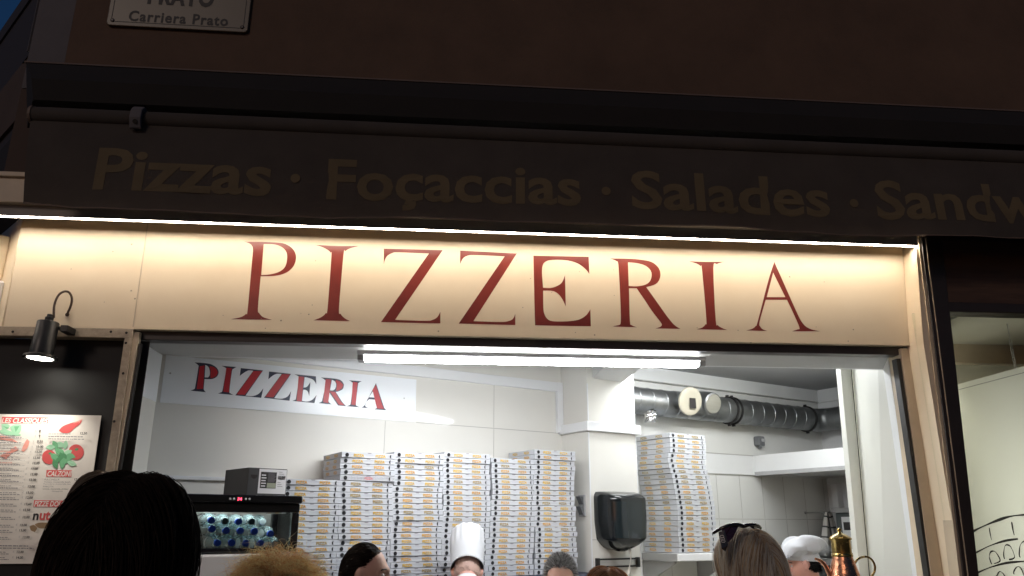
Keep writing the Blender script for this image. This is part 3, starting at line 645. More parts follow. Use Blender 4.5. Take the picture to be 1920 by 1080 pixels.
mb = MB(); mb.box(FAC, 2.05, 6.5, .06, .068, 0, zr0); mb.build("window_pane", M['glass2'], sh)
_, di, _ = FAC.loc(at_height(1850, 654, zr0 + .012)); di = max(di, -.62); zbm = FAC.px(1850, 681, di)[1]
mb = MB(); mb.box(FAC, 2.36, 6.5, di, -.02, zr0 + .012, zr0 + .2, 0); mb.box(FAC, 2.40, 6.5, di - .06, di - .001, zbm, zr0 + .2, 1); mb.build("inner_soffit", [M['beigei'], M['cream_dull']], sh)
rz_ = 2.95
mb = MB(); mb.box(FAC, 2.40, 6.5, -1.715, -.53, rz_, rz_ + .1, 0)
for k in range(2): mb.box(FAC, 2.62, 6.5, -1.0 - .4 * k, -.955 - .4 * k, rz_ - .045, rz_, 1)
for k in range(4): mb.box(FAC, 2.6 + .7 * k, 2.645 + .7 * k, -1.7, -.6, rz_ - .092, rz_ - .047, 1)
mb.build("shop_ceiling", [M['ceil'], M['greybox']], sh)
mb = MB(); mb.box(FAC, 6.4, 6.5, -1.7, 0, 0, 3.1); mb.build("shop_wall", M['beigei'], sh)
mb = MB(); mb.box(FAC, 2.40, 6.5, -1.7, .12, .002, .02); mb.build("shop_floor_board", M['floor'], sh)
PA = 2.70; PAN = Fr(FAC.P(PA, 0, 0), _N, -_A)
pn = thing("hanging_panel", PAN.P(-.5, 0, 1.0), "large white board with hand drawn arched arena hanging behind the right window", "board")
zp = PAN.px(1790, 722)[1]
mb = MB(); mb.box(PAN, -1.5, -.02, -.02, 0, .9, zp); mb.box(PAN, -1.5, -.02, 0, .002, zp - .034, zp - .031, 1); board = mb.build("board", [M['panelw'], M['greybox']], pn, bevel=.003)
mb = MB()
def brush(pts, w):
    P = [PAN.px(1740 + x / 6, 900 + y / 6) for x, y in smooth_loop(pts + pts[-1:], 179, 5)[:-10]]
    P = [p for i, p in enumerate(P) if i == 0 or math.dist(p, P[i - 1]) > 1e-5]
    k = len(P); Lf = []; Rt = []
    for i in range(k):
        t = np.subtract(P[min(i + 1, k - 1)], P[max(i - 1, 0)]); t = t / np.linalg.norm(t); n = np.array([-t[1], t[0]]) * w * 1.4 * (.7 + .3 * math.sin(i * .5)) / 2
        Lf.append(np.add(P[i], n)); Rt.append(np.subtract(P[i], n))
    mb.add([PAN.P(p[0], .0025, p[1]) for p in Lf + Rt], [(i, i + 1, k + i + 1, k + i) for i in range(k - 1)])
for pts, w in (([(430,625),(520,572),(650,510),(800,450),(930,410),(1080,392),(1250,385)], .011), ([(695,540),(705,610),(722,685)], .006), ([(948,478),(958,550),(978,632)], .008), ([(460,860),(555,812),(700,740),(870,685),(1040,660)], .0085),
    ([(722,948),(700,890),(695,850),(710,810),(745,800),(780,830),(815,910),(735,945)], .0065), ([(868,890),(856,830),(870,745),(900,730),(940,760),(978,870),(905,898)], .006), ([(1045,870),(1035,780),(1050,720),(1090,690),(1140,720),(1180,830)], .006),
    ([(480,1085),(580,1035),(700,985),(880,935),(1080,915),(1250,905)], .0085), ([(775,1120),(800,1040),(830,1035),(865,1075),(890,1130)], .006), ([(975,1060),(985,1000),(1020,975),(1055,1000),(1090,1090)], .006)): brush(pts, w)
mb.build("drawing", M['ink'], board)
hk = thing("hook_chain", PAN.P(-.12, -.01, zp), "short chrome hook and chain holding up the white board", "chain")
qa, qz = PAN.px(1905, 694, -.01); mb = MB()
for k in range(7):
    c = PAN.P(qa, -.01, qz + .012 + .024 * k); e = PAN.e1 if k % 2 else PAN.e2
    mb.tube([c + e * .007 * math.cos(t * math.pi / 5) + np.array([0, 0, .016 * math.sin(t * math.pi / 5)]) for t in range(11)], .0022, 6, caps=False)
for k in range(7, 25): mb.lathe(PAN.P(qa, -.01, qz + .012 + .024 * k), (0, 0, 1), [(0, .002), (.024, .002)], 6)
mb.build("links", M['steel'], hk, smooth=True)
vt_ = thing("unseen_window_light", FAC.P(2.19, -.11, .9), "slim upright white light tube added unseen behind the dark shopfront post", "light")  # added unseen tube, lights the white board evenly
mb = MB(); mb.box(FAC, 2.150, 2.172, -.13, -.09, .9, 2.2); mb.build("housing", M['plastic_w'], vt_)
mb = MB(); mb.box(FAC, 2.1725, 2.190, -.125, -.095, .92, 2.18); mb.build("diffuser", glow("window_added_glow", (1, .985, .94), 27.), vt_)
lt = thing("unseen_shop_light", FAC.P(2.56, -.78, rz_ - .15), "square white light added unseen high behind the head of the shopfront window", "ceiling light")  # added unseen light for the otherwise dark shop interior
mb = MB(); mb.box(FAC, 2.46, 2.66, -.92, -.76, rz_ - .13, rz_ - .0005); mb.build("housing", M['plastic_w'], lt, bevel=.004)
mb = MB(); mb.box(FAC, 2.47, 2.65, -.91, -.77, rz_ - .145, rz_ - .131); mb.build("diffuser", glow("shop_added_glow", (1, .97, .90), 60.), lt)
# ================================================================== INSIDE THE KITCHEN
def wx(x, y, v=0.): return WAL.px(x, y, v)
# wall sign
sg = thing("wall_sign", WAL.P(.7, 0, 2.2), "white sheet sign with red PIZZERIA lettering on the kitchen wall", "sign")
mb = MB(); mb.slab(WAL, [(.012, 2.204), (1.450, 2.202), (1.448, 2.462), (.012, 2.452)], .001, .006); sheet = mb.build("sheet", M['signw'], sg)
mb = MB(); mb.box(FAC, -1.7948, -1.789, -.425, -.055, 2.205, SZ - .003); mb.build("side_sheet", M['signw'], sg)
CS = lambda p: WAL.px(240 + p[0] / 3.4286, 610 + p[1] / 3.4286, .006)
SL = [[[(428,238),(510,245),(550,258),(575,280),(582,305),(570,330),(540,345),(492,345),(487,400),(488,415),(500,430),(402,420),(425,410),(432,395),(452,275),(450,255)], [(497,255),(515,265),(525,290),(525,320),(515,335),(493,335)]],
 [[(600,260),(697,268),(680,278),(668,295),(652,420),(660,438),(678,448),(578,438),(598,430),(608,415),(630,290),(625,272)]],
 [[(725,275),(868,290),(755,452),(800,455),(840,440),(870,405),(856,466),(690,450),(805,292),(775,290),(745,305),(718,325)]],
 [[(907,297),(1048,312),(940,468),(985,472),(1025,458),(1048,423),(1038,485),(874,466),(988,312),(955,312),(928,325),(902,347)]],
 [[(1068,314),(1208,328),(1210,378),(1190,350),(1150,335),(1135,334),(1128,400),(1150,395),(1172,365),(1165,455),(1155,425),(1140,415),(1126,414),(1118,485),(1150,490),(1185,478),(1212,448),(1198,500),(1055,486),(1075,478),(1080,465),(1098,345),(1090,325)]],
 [[(1240,335),(1330,343),(1370,355),(1388,380),(1380,410),(1350,425),(1335,428),(1375,490),(1402,520),(1350,515),(1290,425),(1288,480),(1295,498),(1310,508),(1225,500),(1245,490),(1250,475),(1272,370),(1262,348)], [(1310,350),(1330,360),(1338,380),(1333,405),(1318,418),(1298,418)]],
 [[(1420,353),(1502,360),(1482,370),(1478,385),(1465,500),(1470,518),(1490,527),(1405,520),(1425,512),(1432,495),(1445,385),(1438,365)]],
 [[(1594,372),(1640,510),(1650,535),(1664,546),(1582,540),(1605,530),(1590,478),(1540,474),(1525,510),(1530,525),(1550,533),(1498,528),(1515,520),(1530,495)], [(1573,425),(1588,465),(1548,462)]]]
mb = MB(); mr = MB()
for loops in SL:
    lp = [[CS(p) for p in smooth_loop(l)] for l in loops]
    v, f = poly2d(lp); mb.flat(WAL, v, f, 0, 0, .0066)
for lp in ([(461,264),(492,257),(482,408),(441,410)], [(526,262),(552,268),(572,287),(577,306),(566,326),(545,338),(530,340),(530,325),(531,290),(523,270)], [(632,272),(666,276),(648,431),(612,427)], [(806,294),(862,295),(750,447),(698,444)], [(990,314),(1041,317),(934,463),(882,460)],
           [(1096,328),(1131,332),(1115,490),(1084,486)], [(1270,345),(1305,349),(1287,500),(1254,494)], [(1336,350),(1362,361),(1383,382),(1375,405),(1350,420),(1337,422),(1341,400),(1343,378),(1334,360)], [(1296,424),(1331,428),(1368,491),(1392,515),(1354,509)], [(1444,363),(1475,368),(1462,514),(1436,510)], [(1593,383),(1633,510),(1644,537),(1600,534),(1571,415)]):
    v, f = poly2d([[CS(p) for p in lp]]); mb.flat(WAL, v, f, 0, 0, .0074, 1)
mb.build("painted_lettering", [M['navy'], M['red']], sheet)
mb = MB()
for x, y in ((319, 700), (757, 747)): a, z = wx(x, y); mb.lathe(WAL.P(a, .006, z), WAL.e2, [(0, .005), (.003, .004)], 10)
mb.build("screw", M['steel'], sheet)
# cable trunking
tk = thing("cable_trunking", WAL.P(1.6, 0, 2.45), "white plastic cable trunking running along the wall and round the pillar", "trunking")
t0, t1 = wx(1054, 719.5), wx(1054, 736.5)
mb = MB(); mb.box(WAL, .3, 2.53, 0, .026, t1[1], t0[1]); mb.build("run", M['plastic_w'], tk, bevel=.003)
mb = MB(); mb.box(WAL, 2.50, 2.548, .001, .028, 2.20, t0[1] + .002); mb.build("drop", M['plastic_w'], tk, bevel=.003)
mb = MB(); mb.box(WAL, 2.522, 2.549, .0, .318, 2.19, 2.25); mb.build("band", M['plastic_w'], tk, bevel=.003)
mb = MB(); mb.box(WAL, 2.5225, 2.98, .2912, .3185, 2.189, 2.251); mb.build("band", M['plastic_w'], tk, bevel=.003)
mb = MB(); mb.box(WAL, -.0, .75, .001, .018, *sorted((wx(360, 893)[1], wx(360, 900)[1]))); dd = mb.build("reflection_bar", M['plastic_w'], None, bevel=.002); tag(dd, "thin white trim bar imitating a reflection low on the wall left of the black carton", "glint")  # bar stands in for a glossy reflection on the wall

# tube light on the soffit
Pl, Pr = at_height(672, 672, 2.425), at_height(1321, 681, 2.425); al, dl, _ = FAC.loc(Pl); ar, dr, _ = FAC.loc(Pr); dm = (dl + dr) / 2
tl_ = thing("tube_light", FAC.P((al + ar) / 2, dm, SZ), "bright white linear tube light fixed under the opening's white soffit", "ceiling light")
mb = MB(); mb.prism(FAC, [(dm - .05, SZ - .0005), (dm + .05, SZ - .0005), (dm + .047, SZ - .020), (dm - .047, SZ - .020)], al, ar); mb.build("housing", M['plastic_w'], tl_, bevel=.002)
mb = MB()
for a, b in ((al, al + .035), (ar - .035, ar)): mb.prism(FAC, [(dm - .047, SZ - .0205), (dm + .047, SZ - .0205), (dm + .038, SZ - .046), (dm - .038, SZ - .046)], a, b)
mb.build("end_cap", M['shelfgrey'], tl_, bevel=.004)
mb = MB(); mb.prism(FAC, [(dm - .043, SZ - .0205), (dm + .043, SZ - .0205), (dm + .038, SZ - .038), (dm + .024, SZ - .045), (dm - .024, SZ - .045), (dm - .038, SZ - .038)], al + .0355, ar - .0355); mb.build("diffuser", M['tube'], tl_)

# added second kitchen light, unseen behind the downstand, to lift the dark side
kl = thing("unseen_kitchen_light", FAC.P(1.9, -1.3, CZ - .08), "plain linear light added on the kitchen ceiling, unseen above the soffit", "ceiling light")
mb = MB(); mb.box(FAC, .9, 2.9, -1.36, -1.24, CZ - .03, CZ - .0005); mb.build("housing", M['plastic_w'], kl, bevel=.003)
mb = MB(); mb.box(FAC, .92, 2.88, -1.35, -1.25, CZ - .055, CZ - .031); mb.build("diffuser", glow("kitchen_added_glow", (.95, .98, 1.0), 38.), kl)
# ventilation duct
VD = .05; zd = wx(1350, 768, VD)[1]; rd = .098
du = thing("ventilation_duct", WAL.P(4, VD, zd - rd), "round galvanised ventilation duct with elbow running along the far kitchen wall", "duct")
prof = []; u = 2.9
while u < 5.12:
    prof += [(u, rd), (u + .118, rd), (u + .121, rd + .003), (u + .126, rd + .003), (u + .129, rd)]; u += .13
mb = MB(); mb.lathe(WAL.P(0, VD, zd), WAL.e1, prof, 36, caps=False); mb.build("pipe", M['zinc'], du, smooth=True, angle=True)
mb = MB(); cc = []; 
for i in range(13): t = math.pi / 2 * i / 12; cc.append(WAL.P(5.13 + .14 * math.sin(t), VD + .14 * (1 - math.cos(t)), zd))
cc += [WAL.P(5.27, VD + .3 + .25 * k, zd) for k in range(4)]
mb.tube(cc, rd - .003, 32, caps=False); mb.build("elbow", M['zinc'], du, smooth=True)
for x in (1382, 1390, 1527):
    a = wx(x, 768, VD + .09)[0]; mb = MB(); mb.lathe(WAL.P(a, VD, zd), WAL.e1, [(-.006, rd + .002), (-.006, rd + .012), (.006, rd + .012), (.006, rd + .002)], 36)
    for s in (1, -1): mb.box(Fr(WAL.P(a, VD, 0), WAL.e1, WAL.e2), -.007, .007, -.012, .012, zd + s * (rd + .012) - (.012 if s < 0 else 0), zd + s * (rd + .012) + (.012 if s > 0 else 0))
    mb.build("clamp", M['gasket'], du)
vdir = WAL.e2 + np.array([0, 0, -.22]) - WAL.e1 * .10; vdir /= np.linalg.norm(vdir)
a, z = wx(1292, 752, VD + .16); c0 = WAL.P(a, VD + .16, z)
mb = MB(); mb.lathe(c0, -vdir, [(0, .062), (.19, .062)], 28); mb.lathe(c0 - vdir * .005, -vdir, [(0, .064), (.0, .069), (.02, .069), (.02, .064)], 28, 0); st = mb.build("tee_stub", M['zinc'], du, smooth=True, angle=True)
mb = MB(); mb.lathe(c0 + vdir * .001, vdir, [(0, .098), (.006, .104), (.018, .102), (.024, .088), (.021, .066)], 32); vc = mb.build("vent_cover", M['cap_cream'], st, smooth=True, angle=True)
SQ = Fr(c0 - np.array([0, 0, c0[2]]), np.cross(vdir, [0, 0, 1.]) * -1 / np.linalg.norm(np.cross(vdir, [0, 0, 1.])), vdir)
if SQ.e1[0] < 0: SQ.e1 = -SQ.e1
mb = MB(); mb.box(SQ, -.016, .040, .0255, .0275, c0[2] - .050, c0[2] + .040); mb.build("opening", M['dark'], vc)
a, z = wx(1337, 757, VD + .13); c1 = WAL.P(a, VD + .13, z)
mb = MB(); mb.lathe(c1, -vdir, [(-.004, .074), (0, .082), (.012, .086), (.16, .086)], 28); mb.build("tee_stub", M['zinc'], du, smooth=True, angle=True)
mb = MB(); mb.lathe(c1 + vdir * .0045, vdir, [(0, .073), (.002, .070)], 28); mb.build("stub_lid", M['steel'], du)
a, z = wx(1213, 775, VD); mb = MB()
for k in range(9):
    for j in range(14): pass
pts = []; n = 16
ff = []
for k in range(7):
    for j in range(n):
        r = .052 - .018 * (k / 6) * .6 + random.uniform(-.005, .005); t = 2 * math.pi * j / n
        pts.append(WAL.P(a + r * math.cos(t), VD + .03 + r * math.sin(t), zd - .075 - .013 * k + random.uniform(-.003, .003)))
ff = [(k * n + j, k * n + (j + 1) % n, (k + 1) * n + (j + 1) % n, (k + 1) * n + j) for k in range(6) for j in range(n)] + [tuple(range(6 * n, 7 * n))]
mb.add(pts, ff); mb.build("foil_stub", M['foil'], du)

# grey sensor box
a, z = wx(1422, 828, -.04); sn = thing("wall_sensor", WAL.P(a, -.06, z - .04), "small dark grey plastic control box on the wall under the duct", "control box")
mb = MB(); mb.box(WAL, a - .038, a + .038, -.06, .0, z - .038, z + .042); mb.build("body", M['greybox'], sn, bevel=.012, seg=3)
mb = MB(); mb.box(WAL, a - .012, a + .03, .0005, .008, z - .005, z + .02); mb.build("dial", M['shelfgrey'], sn, bevel=.004)
mb = MB(); mb.lathe(WAL.P(a, -.03, z - .038), (0, 0, -1), [(0, .014), (.018, .012)], 12); mb.build("cable_gland", M['greybox'], sn)
# extractor bulkhead
hd_ = thing("extractor_hood", WAL.P(5, .8, 2.0), "white boxed extractor hood with grey lower edge on the right kitchen wall", "hood")
uh = 4.495
mb = MB(); mb.box(WAL, uh + .012, uh + .03, -.058, 1.25, 2.004, 2.145); mb.box(WAL, uh + .03, 5.416, -.058, 1.25, 2.0, 2.03); mb.box(WAL, uh + .03, 5.416, -.058, 1.25, 2.12, 2.14); mb.build("casing", M['paintw'], hd_)
mb = MB(); mb.box(WAL, uh, uh + .0115, -.055, 1.25, 1.985, 2.016); mb.build("edge_trim", M['shelfgrey'], hd_, bevel=.002)
mb = MB(); mb.box(WAL, uh + .2, 5.416, .35, 1.25, 2.1405, 2.165); mb.build("top_plate", M['shelfgrey'], hd_, bevel=.002)

# things along the right kitchen wall
RW = Fr(WAL.P(uR, 0, 0), _V2, -_U2)
(a0, z1), (a1, z0) = RW.px(1577, 905, .05), RW.px(1612, 953, .05)
pa_ = thing("wall_notice", RW.P((a0 + a1) / 2, 0, z0), "white notice sheet on the kitchen wall above the grey appliance", "notice")
mb = MB(); mb.box(RW, a0, a1 + .25, .045, .05, z0, z1); mb.build("sheet", M['plastic_w'], pa_)
mb = MB(); mb.box(RW, a0 - .01, a1 + .25, .001, .0445, z0 - .004, z1 + .004); mb.build("holder", M['paintw'], pa_)
(a0, z1), (a1, z0) = RW.px(1556, 908, .12), RW.px(1573, 953, .12)
pb_ = thing("towel_dispenser", RW.P((a0 + a1) / 2, 0, z0), "narrow white towel dispenser left of the notice sheet", "dispenser")
mb = MB(); mb.box(RW, a0, a1, .001, .12, z0, z1); mb.build("body", M['plastic_w'], pb_, bevel=.01)
mb = MB(); mb.box(RW, a0 + .01, a1 - .01, .02, .1, z0 - .012, z0 - .0005); mb.build("outlet", M['greybox'], pb_)
ap = thing("kitchen_appliance", RW.P(.6, .2, .9), "dark grey kitchen appliance with pale top against the right wall", "appliance")
(a0, z1), (a1, z0) = RW.px(1566, 962, .35), RW.px(1600, 1060, .35)
zt_ = z1; zl_ = RW.px(1566, 955, .35)[1]
mb = MB(); mb.box(RW, a0, a0 + .75, .01, .35, .8, zt_); mb.build("body", M['appl'], ap, bevel=.006)
mb = MB(); mb.box(RW, a0 - .02, a0 + .77, .005, .37, zt_ + .001, zl_ + .012); mb.build("top", M['shelfgrey'], ap, bevel=.004)
mb = MB(); mb.box(RW, a0 + .06, a0 + .7, .3505, .366, .85, zt_ - .03, 0)
for k, (zz, mm) in enumerate(((zt_ - .13, 1), (zt_ - .27, 2), (zt_ - .36, 1))): mb.box(RW, a0 + .075, a0 + .16, .3665, .368, zz, zz + .06, mm)
mb.build("control_panel", [M['plastic_w'], M['ink'], M['shelfgrey']], ap, bevel=.002)
wt = thing("steel_worktop", WAL.P(4.6, .3, 1.3), "steel worktop edge behind the cook in the white beret", "worktop")
zw = wx(1550, 1048, .45)[1]
mb = MB(); mb.box(WAL, 4.2, 5.10, -.05, .45, zw - .045, zw); mb.build("top", M['steel'], wt, bevel=.003)
mb = MB(); mb.box(WAL, 4.25, 5.05, -.03, .40, .04, zw - .046); mb.build("cabinet", M['appl'], wt)
a, z = wx(1549, 1047, .25)
bw = thing("mixing_bowl", WAL.P(a, .25, zw), "steel mixing bowl on the worktop under the checked towel", "bowl")
mb = MB(); mb.lathe(WAL.P(a, .25, zw + .002), (0, 0, 1), [(0, .05), (.004, .06), (.03, .095), (.06, .118), (.085, .128), (.088, .131), (.085, .124), (.06, .112), (.03, .088), (.01, .05)], 32); mb.build("shell", M['steel'], bw, smooth=True)
# checked towel on its hook
tw = thing("tea_towel", RW.P(.0, .2, 1.5), "black and white checked tea towel hanging beside the grey appliance", "towel")
vs = []; nx, nz = 26, 30
pT = WAL.px(1553, 962, .16); 
for j in range(nz + 1):
    t = j / nz; zc = pT[1] - .40 * t
    for i in range(nx + 1):
        s = i / nx - .5; wdt = .07 + .17 * min(1, t * 1.5); 
        vs.append(WAL.P(pT[0] + s * wdt + .01 * math.sin(7 * s + 2 * t), .16 + .022 * math.sin(s * 17 + t) * (.5 + t), zc + .02 * abs(s) * (1 - t) - .03 * s * t))
fs, fm = [], []
for j in range(nz):
    for i in range(nx):
        k = j * (nx + 1) + i; fs.append((k, k + 1, k + nx + 2, k + nx + 1)); fm.append(1 if (i % 6 == 0 or j % 6 == 2) else 0)
mb = MB(); mb.add(vs, fs, fm); o = mb.build("cloth", [M['towel'], M['towel2']], tw, smooth=True); sm = o.modifiers.new("thick", 'SOLIDIFY'); sm.thickness = .004
mb = MB(); mb.lathe(WAL.P(pT[0], -.06, pT[1] + .006), WAL.e2, [(0, .012), (.01, .012), (.012, .005), (.22, .005), (.235, .009)], 12); mb.build("peg", M['steel'], tw)
(a0, z1), (a1, z0) = wx(1480, 1007, -.04), wx(1501, 1017, -.04)
mb = MB(); mb.prism(WAL, [(-.059, z0 - .06), (-.03, z0 - .06), (-.04, z1), (-.059, z1)], a0, a1); o = mb.build("menu_card_holder", M['greencard'], None, bevel=.002); tag(o, "small dark green card holder on the tiles behind the white beret", "card holder")

# paper dispenser on the pillar
VP = .29; 
def pxw(x, y, v=VP): return WAL.px(x, y, v)
(aL_, zT), (aR_, zB) = pxw(1135, 921, VP + .12), pxw(1211, 1030, VP + .12)
pd_ = thing("paper_dispenser", WAL.P((aL_ + aR_) / 2, VP, zB), "large smoked plastic paper roll dispenser mounted on the pillar", "dispenser")
am = (aL_ + aR_) / 2; hw = (aR_ - aL_) / 2
def dprof(zf):   # half width & depth at height fraction
    z = zf
    if z < .18: k = z / .18; return hw * (.42 + .50 * k ** .7), .07 + .12 * k ** .6
    if z > .86: k = (z - .86) / .14; return hw * (1 - .10 * k ** 3), .19 - .10 * k ** 2.2
    return hw * (.92 + .08 * (z - .18) / .3 if z < .48 else 1), .19
vs = []; ns = 21; nl = 26
for j in range(nl + 1):
    h, dp = dprof(j / nl); z = zB + (zT - zB) * j / nl
    for i in range(ns + 1):
        t = math.pi * (i / ns); c = math.cos(t); s_ = math.sin(t)
        e = .42
        vs.append(WAL.P(am - h * math.copysign(abs(c) ** e, c), VP + .001 + dp * abs(s_) ** e, z - (.012 * (1 - abs(c)) if j == 0 else 0)))
fs = [(j * (ns + 1) + i, j * (ns + 1) + i + 1, (j + 1) * (ns + 1) + i + 1, (j + 1) * (ns + 1) + i) for j in range(nl) for i in range(ns)] + [tuple(range(ns + 1)), tuple(range(nl * (ns + 1), (nl + 1) * (ns + 1)))]
mb = MB(); mb.add(vs, fs); body = mb.build("cover", M['smoke'], pd_, smooth=True, angle=True)
vs = []
for j in range(13):
    zf = .2 + .62 * j / 12; h, dp = dprof(zf); z = zB + (zT - zB) * zf
    for i in range(15):
        t = math.pi * (.15 + .70 * i / 14); c = math.cos(t); s_ = math.sin(t); e = .42
        vs.append(WAL.P(am - h * math.copysign(abs(c) ** e, c) * .985, VP + .0035 + dp * abs(s_) ** e, z))
mb = MB(); mb.add(vs, [(j * 15 + i, j * 15 + i + 1, (j + 1) * 15 + i + 1, (j + 1) * 15 + i) for j in range(12) for i in range(14)]); mb.build("window", M['smokewin'], body, smooth=True)
mb = MB(); vs = []
(pA, zA), (pB, zBt) = pxw(1181, 1027, VP + .1), pxw(1184, 1082, VP + .1)
for j in range(9):
    t = j / 8; vs += [WAL.P(pA - .017 + .01 * math.sin(4 * t), VP + .10 + .01 * math.sin(5 * t), zA - t * (zA - zBt)), WAL.P(pA + .012 + .012 * t, VP + .085 + .015 * math.sin(5 * t + 1), zA - t * (zA - zBt))]
mb.add(vs, [(2 * j, 2 * j + 1, 2 * j + 3, 2 * j + 2) for j in range(8)]); o = mb.build("paper_tail", M['paper'], pd_, smooth=True); o.modifiers.new("thick", 'SOLIDIFY').thickness = .001
# knife rack
(a0, z1), (a1, z0) = pxw(1119, 1048, VP + .02), pxw(1200, 1062, VP + .02)
kr = thing("knife_rack", WAL.P((a0 + a1) / 2, VP, z0), "black framed magnetic knife rack on the pillar below the paper dispenser", "knife rack")
mb = MB()
for zc in (z0 + .004, z1 - .004): mb.box(WAL, a0 + .01, a1 - .01, VP + .001, VP + .022, zc - .005, zc + .005)
mb.build("rail", M['blackm'], kr)
mb = MB(); mb.box(WAL, a0 + .012, a1 - .012, VP + .001, VP + .008, z0 + .0095, z1 - .0095); mb.build("magnet_strip", M['steel'], kr)
for a in (a0, a1 - .022): mb = MB(); mb.box(WAL, a, a + .022, VP + .001, VP + .026, z0 - .004, z1 + .004); mb.build("end_cap", M['blackm'], kr, bevel=.003)
# switches on the pillar's side
PL = Fr(WAL.P(2.549, 0, 0), _V2, -_U2)
(a0, z1), (a1, z0) = PL.px(1084, 928, .01), PL.px(1097, 968, .01)
sw = thing("light_switch", PL.P((a0 + a1) / 2, 0, z0), "grey double light switch on the pillar beside the pizza boxes", "light switch")
mb = MB(); mb.box(PL, a0, a1, .001, .012, z0, z1); mb.build("plate", M['shelfgrey'], sw, bevel=.003)
zm = (z0 + z1) / 2
for (c0, c1) in ((zm + .006, z1 - .01), (z0 + .01, zm - .006)):
    mb = MB(); mb.prism(PL, [(.0125, c0), (.016, c0), (.040, c1), (.0125, c1)], a0 + .012, a1 - .012); mb.build("rocker", M['greybox'], sw, bevel=.002)

# ------------------------------------------------------------------ pizza boxes
BW, BT = .304, .0300
def pizza_box_mesh(name, kind):
    L_ = Fr((0, 0, 0), (1, 0, 0), (0, -1, 0)); SD = Fr((-BW / 2, 0, 0), (0, -1, 0), (-1, 0, 0))   # left side: e1 to the viewer's right
    mb = MB(); h = BW / 2
    mb.box(L_, -h, h, -BW, 0, .0027, BT * .62); mb.box(L_, -h - .0008, h + .0008, -BW - .0008, .0012, BT * .635, BT - .0006)
    mb.box(L_, -h + .002, h - .002, -BW + .002, -.003, BT * .60, BT * .66, 1)
    zc = BT * .50
    mb.disc(L_, -h + .028, zc, .0102, .0019, 2, 18); 
    v = [(.0102 * math.cos(t), .0102 * math.sin(t)) for t in np.linspace(math.pi * .5, math.pi * 1.5, 10)] + [(-.0025 * math.cos(t) , .0102 * math.sin(t)) for t in np.linspace(-math.pi * .5, math.pi * .5, 8)][1:-1]
    mb.add([L_.P(h - .026 + x, .0019, zc + y) for x, y in v], [tuple(range(len(v)))], 2)
    mb.add([L_.P(x, .0018, z) for x, z in ((-.012, BT - .001), (.012, BT - .001), (.008, BT - .0052), (-.008, BT - .0052))], [(0, 1, 2, 3)], 3)
    if kind != 'speckled':
        for x0 in (-.100, .022):
            v, f = text2d("PIZZA", .0195, bold=.034, xs=1.08); mb.flat(L_, [(x + .0008, y - .0008) for x, y in v], f, x0 + .012, zc - .0072, .0017, 5); mb.flat(L_, v, f, x0 + .012, zc - .0072, .0020, 4)
        for x0 in (.050, .185):
            v, f = text2d("PIZZA", .0195, bold=.034, xs=1.08); mb.flat(SD, v, f, x0 - .0 - .0 , zc - .0072, .0020, 4) if 0 else mb.flat(Fr((-h, -BW, 0), (0, 1, 0), (-1, 0, 0)) if 0 else Fr((-h, 0, 0), (0, -1, 0), (-1, 0, 0)), v, f, -BW + x0, zc - .0072, .0012, 4)
    else:
        r = random.Random(3)
        for k in range(420):
            x = r.uniform(-h + .004, h - .004); z = r.uniform(.003, BT - .003); s = r.uniform(.0006, .0016)
            mb.add([L_.P(x - s, .0017, z), L_.P(x, .0017, z - s), L_.P(x + s * 1.3, .0017, z), L_.P(x, .0017, z + s)], [(0, 1, 2, 3)], 5 if k % 3 else 3)
        v, f = text2d("PIZZA", .017, bold=.012); mb.flat(L_, v, f, -.02, zc - .006, .0022, 6)
    cols = {'yellow': (.80, .48, .01), 'orange': (.78, .39, .01), 'dull': (.42, .29, .06), 'speckled': (.80, .42, .03)}
    prnt = mat("box_print_" + kind, cols[kind], .6, noise=.45, nscale=60)
    me = newmesh(name, mb.v, mb.f, [M['card'], M['cardb'], M['bk'], M['greyink'], prnt, M['paleink'], M['mred']], mb.m, fix=False)
    b = bmesh.new(); b.from_mesh(me); bmesh.ops.recalc_face_normals(b, faces=[f for f in b.faces if f.material_index < 2]); b.to_mesh(me); b.free()
    return me
PBM = {k: pizza_box_mesh("pizza_box", k) for k in ('yellow', 'orange', 'dull', 'speckled')}
ORD = "topmost second third fourth fifth sixth seventh eighth ninth tenth eleventh twelfth thirteenth fourteenth fifteenth sixteenth seventeenth eighteenth nineteenth twentieth twenty-first twenty-second twenty-third twenty-fourth twenty-fifth twenty-sixth".split()
first_box = None
def place_box(kind, u, v, z, rz, label, group, sc=1.0):
    global first_box
    if first_box is None: o = bpy.data.objects.new("pizza_box", PBM[kind]); first_box = o
    else: o = first_box.copy(); o.data = PBM[kind]
    COL.objects.link(o); o.location = tuple(WAL.P(u, v, z)); o.rotation_euler = (0, 0, WROT + math.radians(rz)); o.scale = (sc, sc, sc)
    tag(o, label, "pizza box", group)
VB = .33; ZS = 1.325
stacks = [(534, 635, 897.5, "stack behind the black fridge"), (640, 737, 847, "stack holding the speckled box"), (739, 831, 847, "stack left of the toque"), (832, 918, 847.5, "stack behind the tall toque"), (919, 1002, 858, "shorter stack right of the toque"), (1003, 1079, 842.5, "stack beside the tiled pillar")]
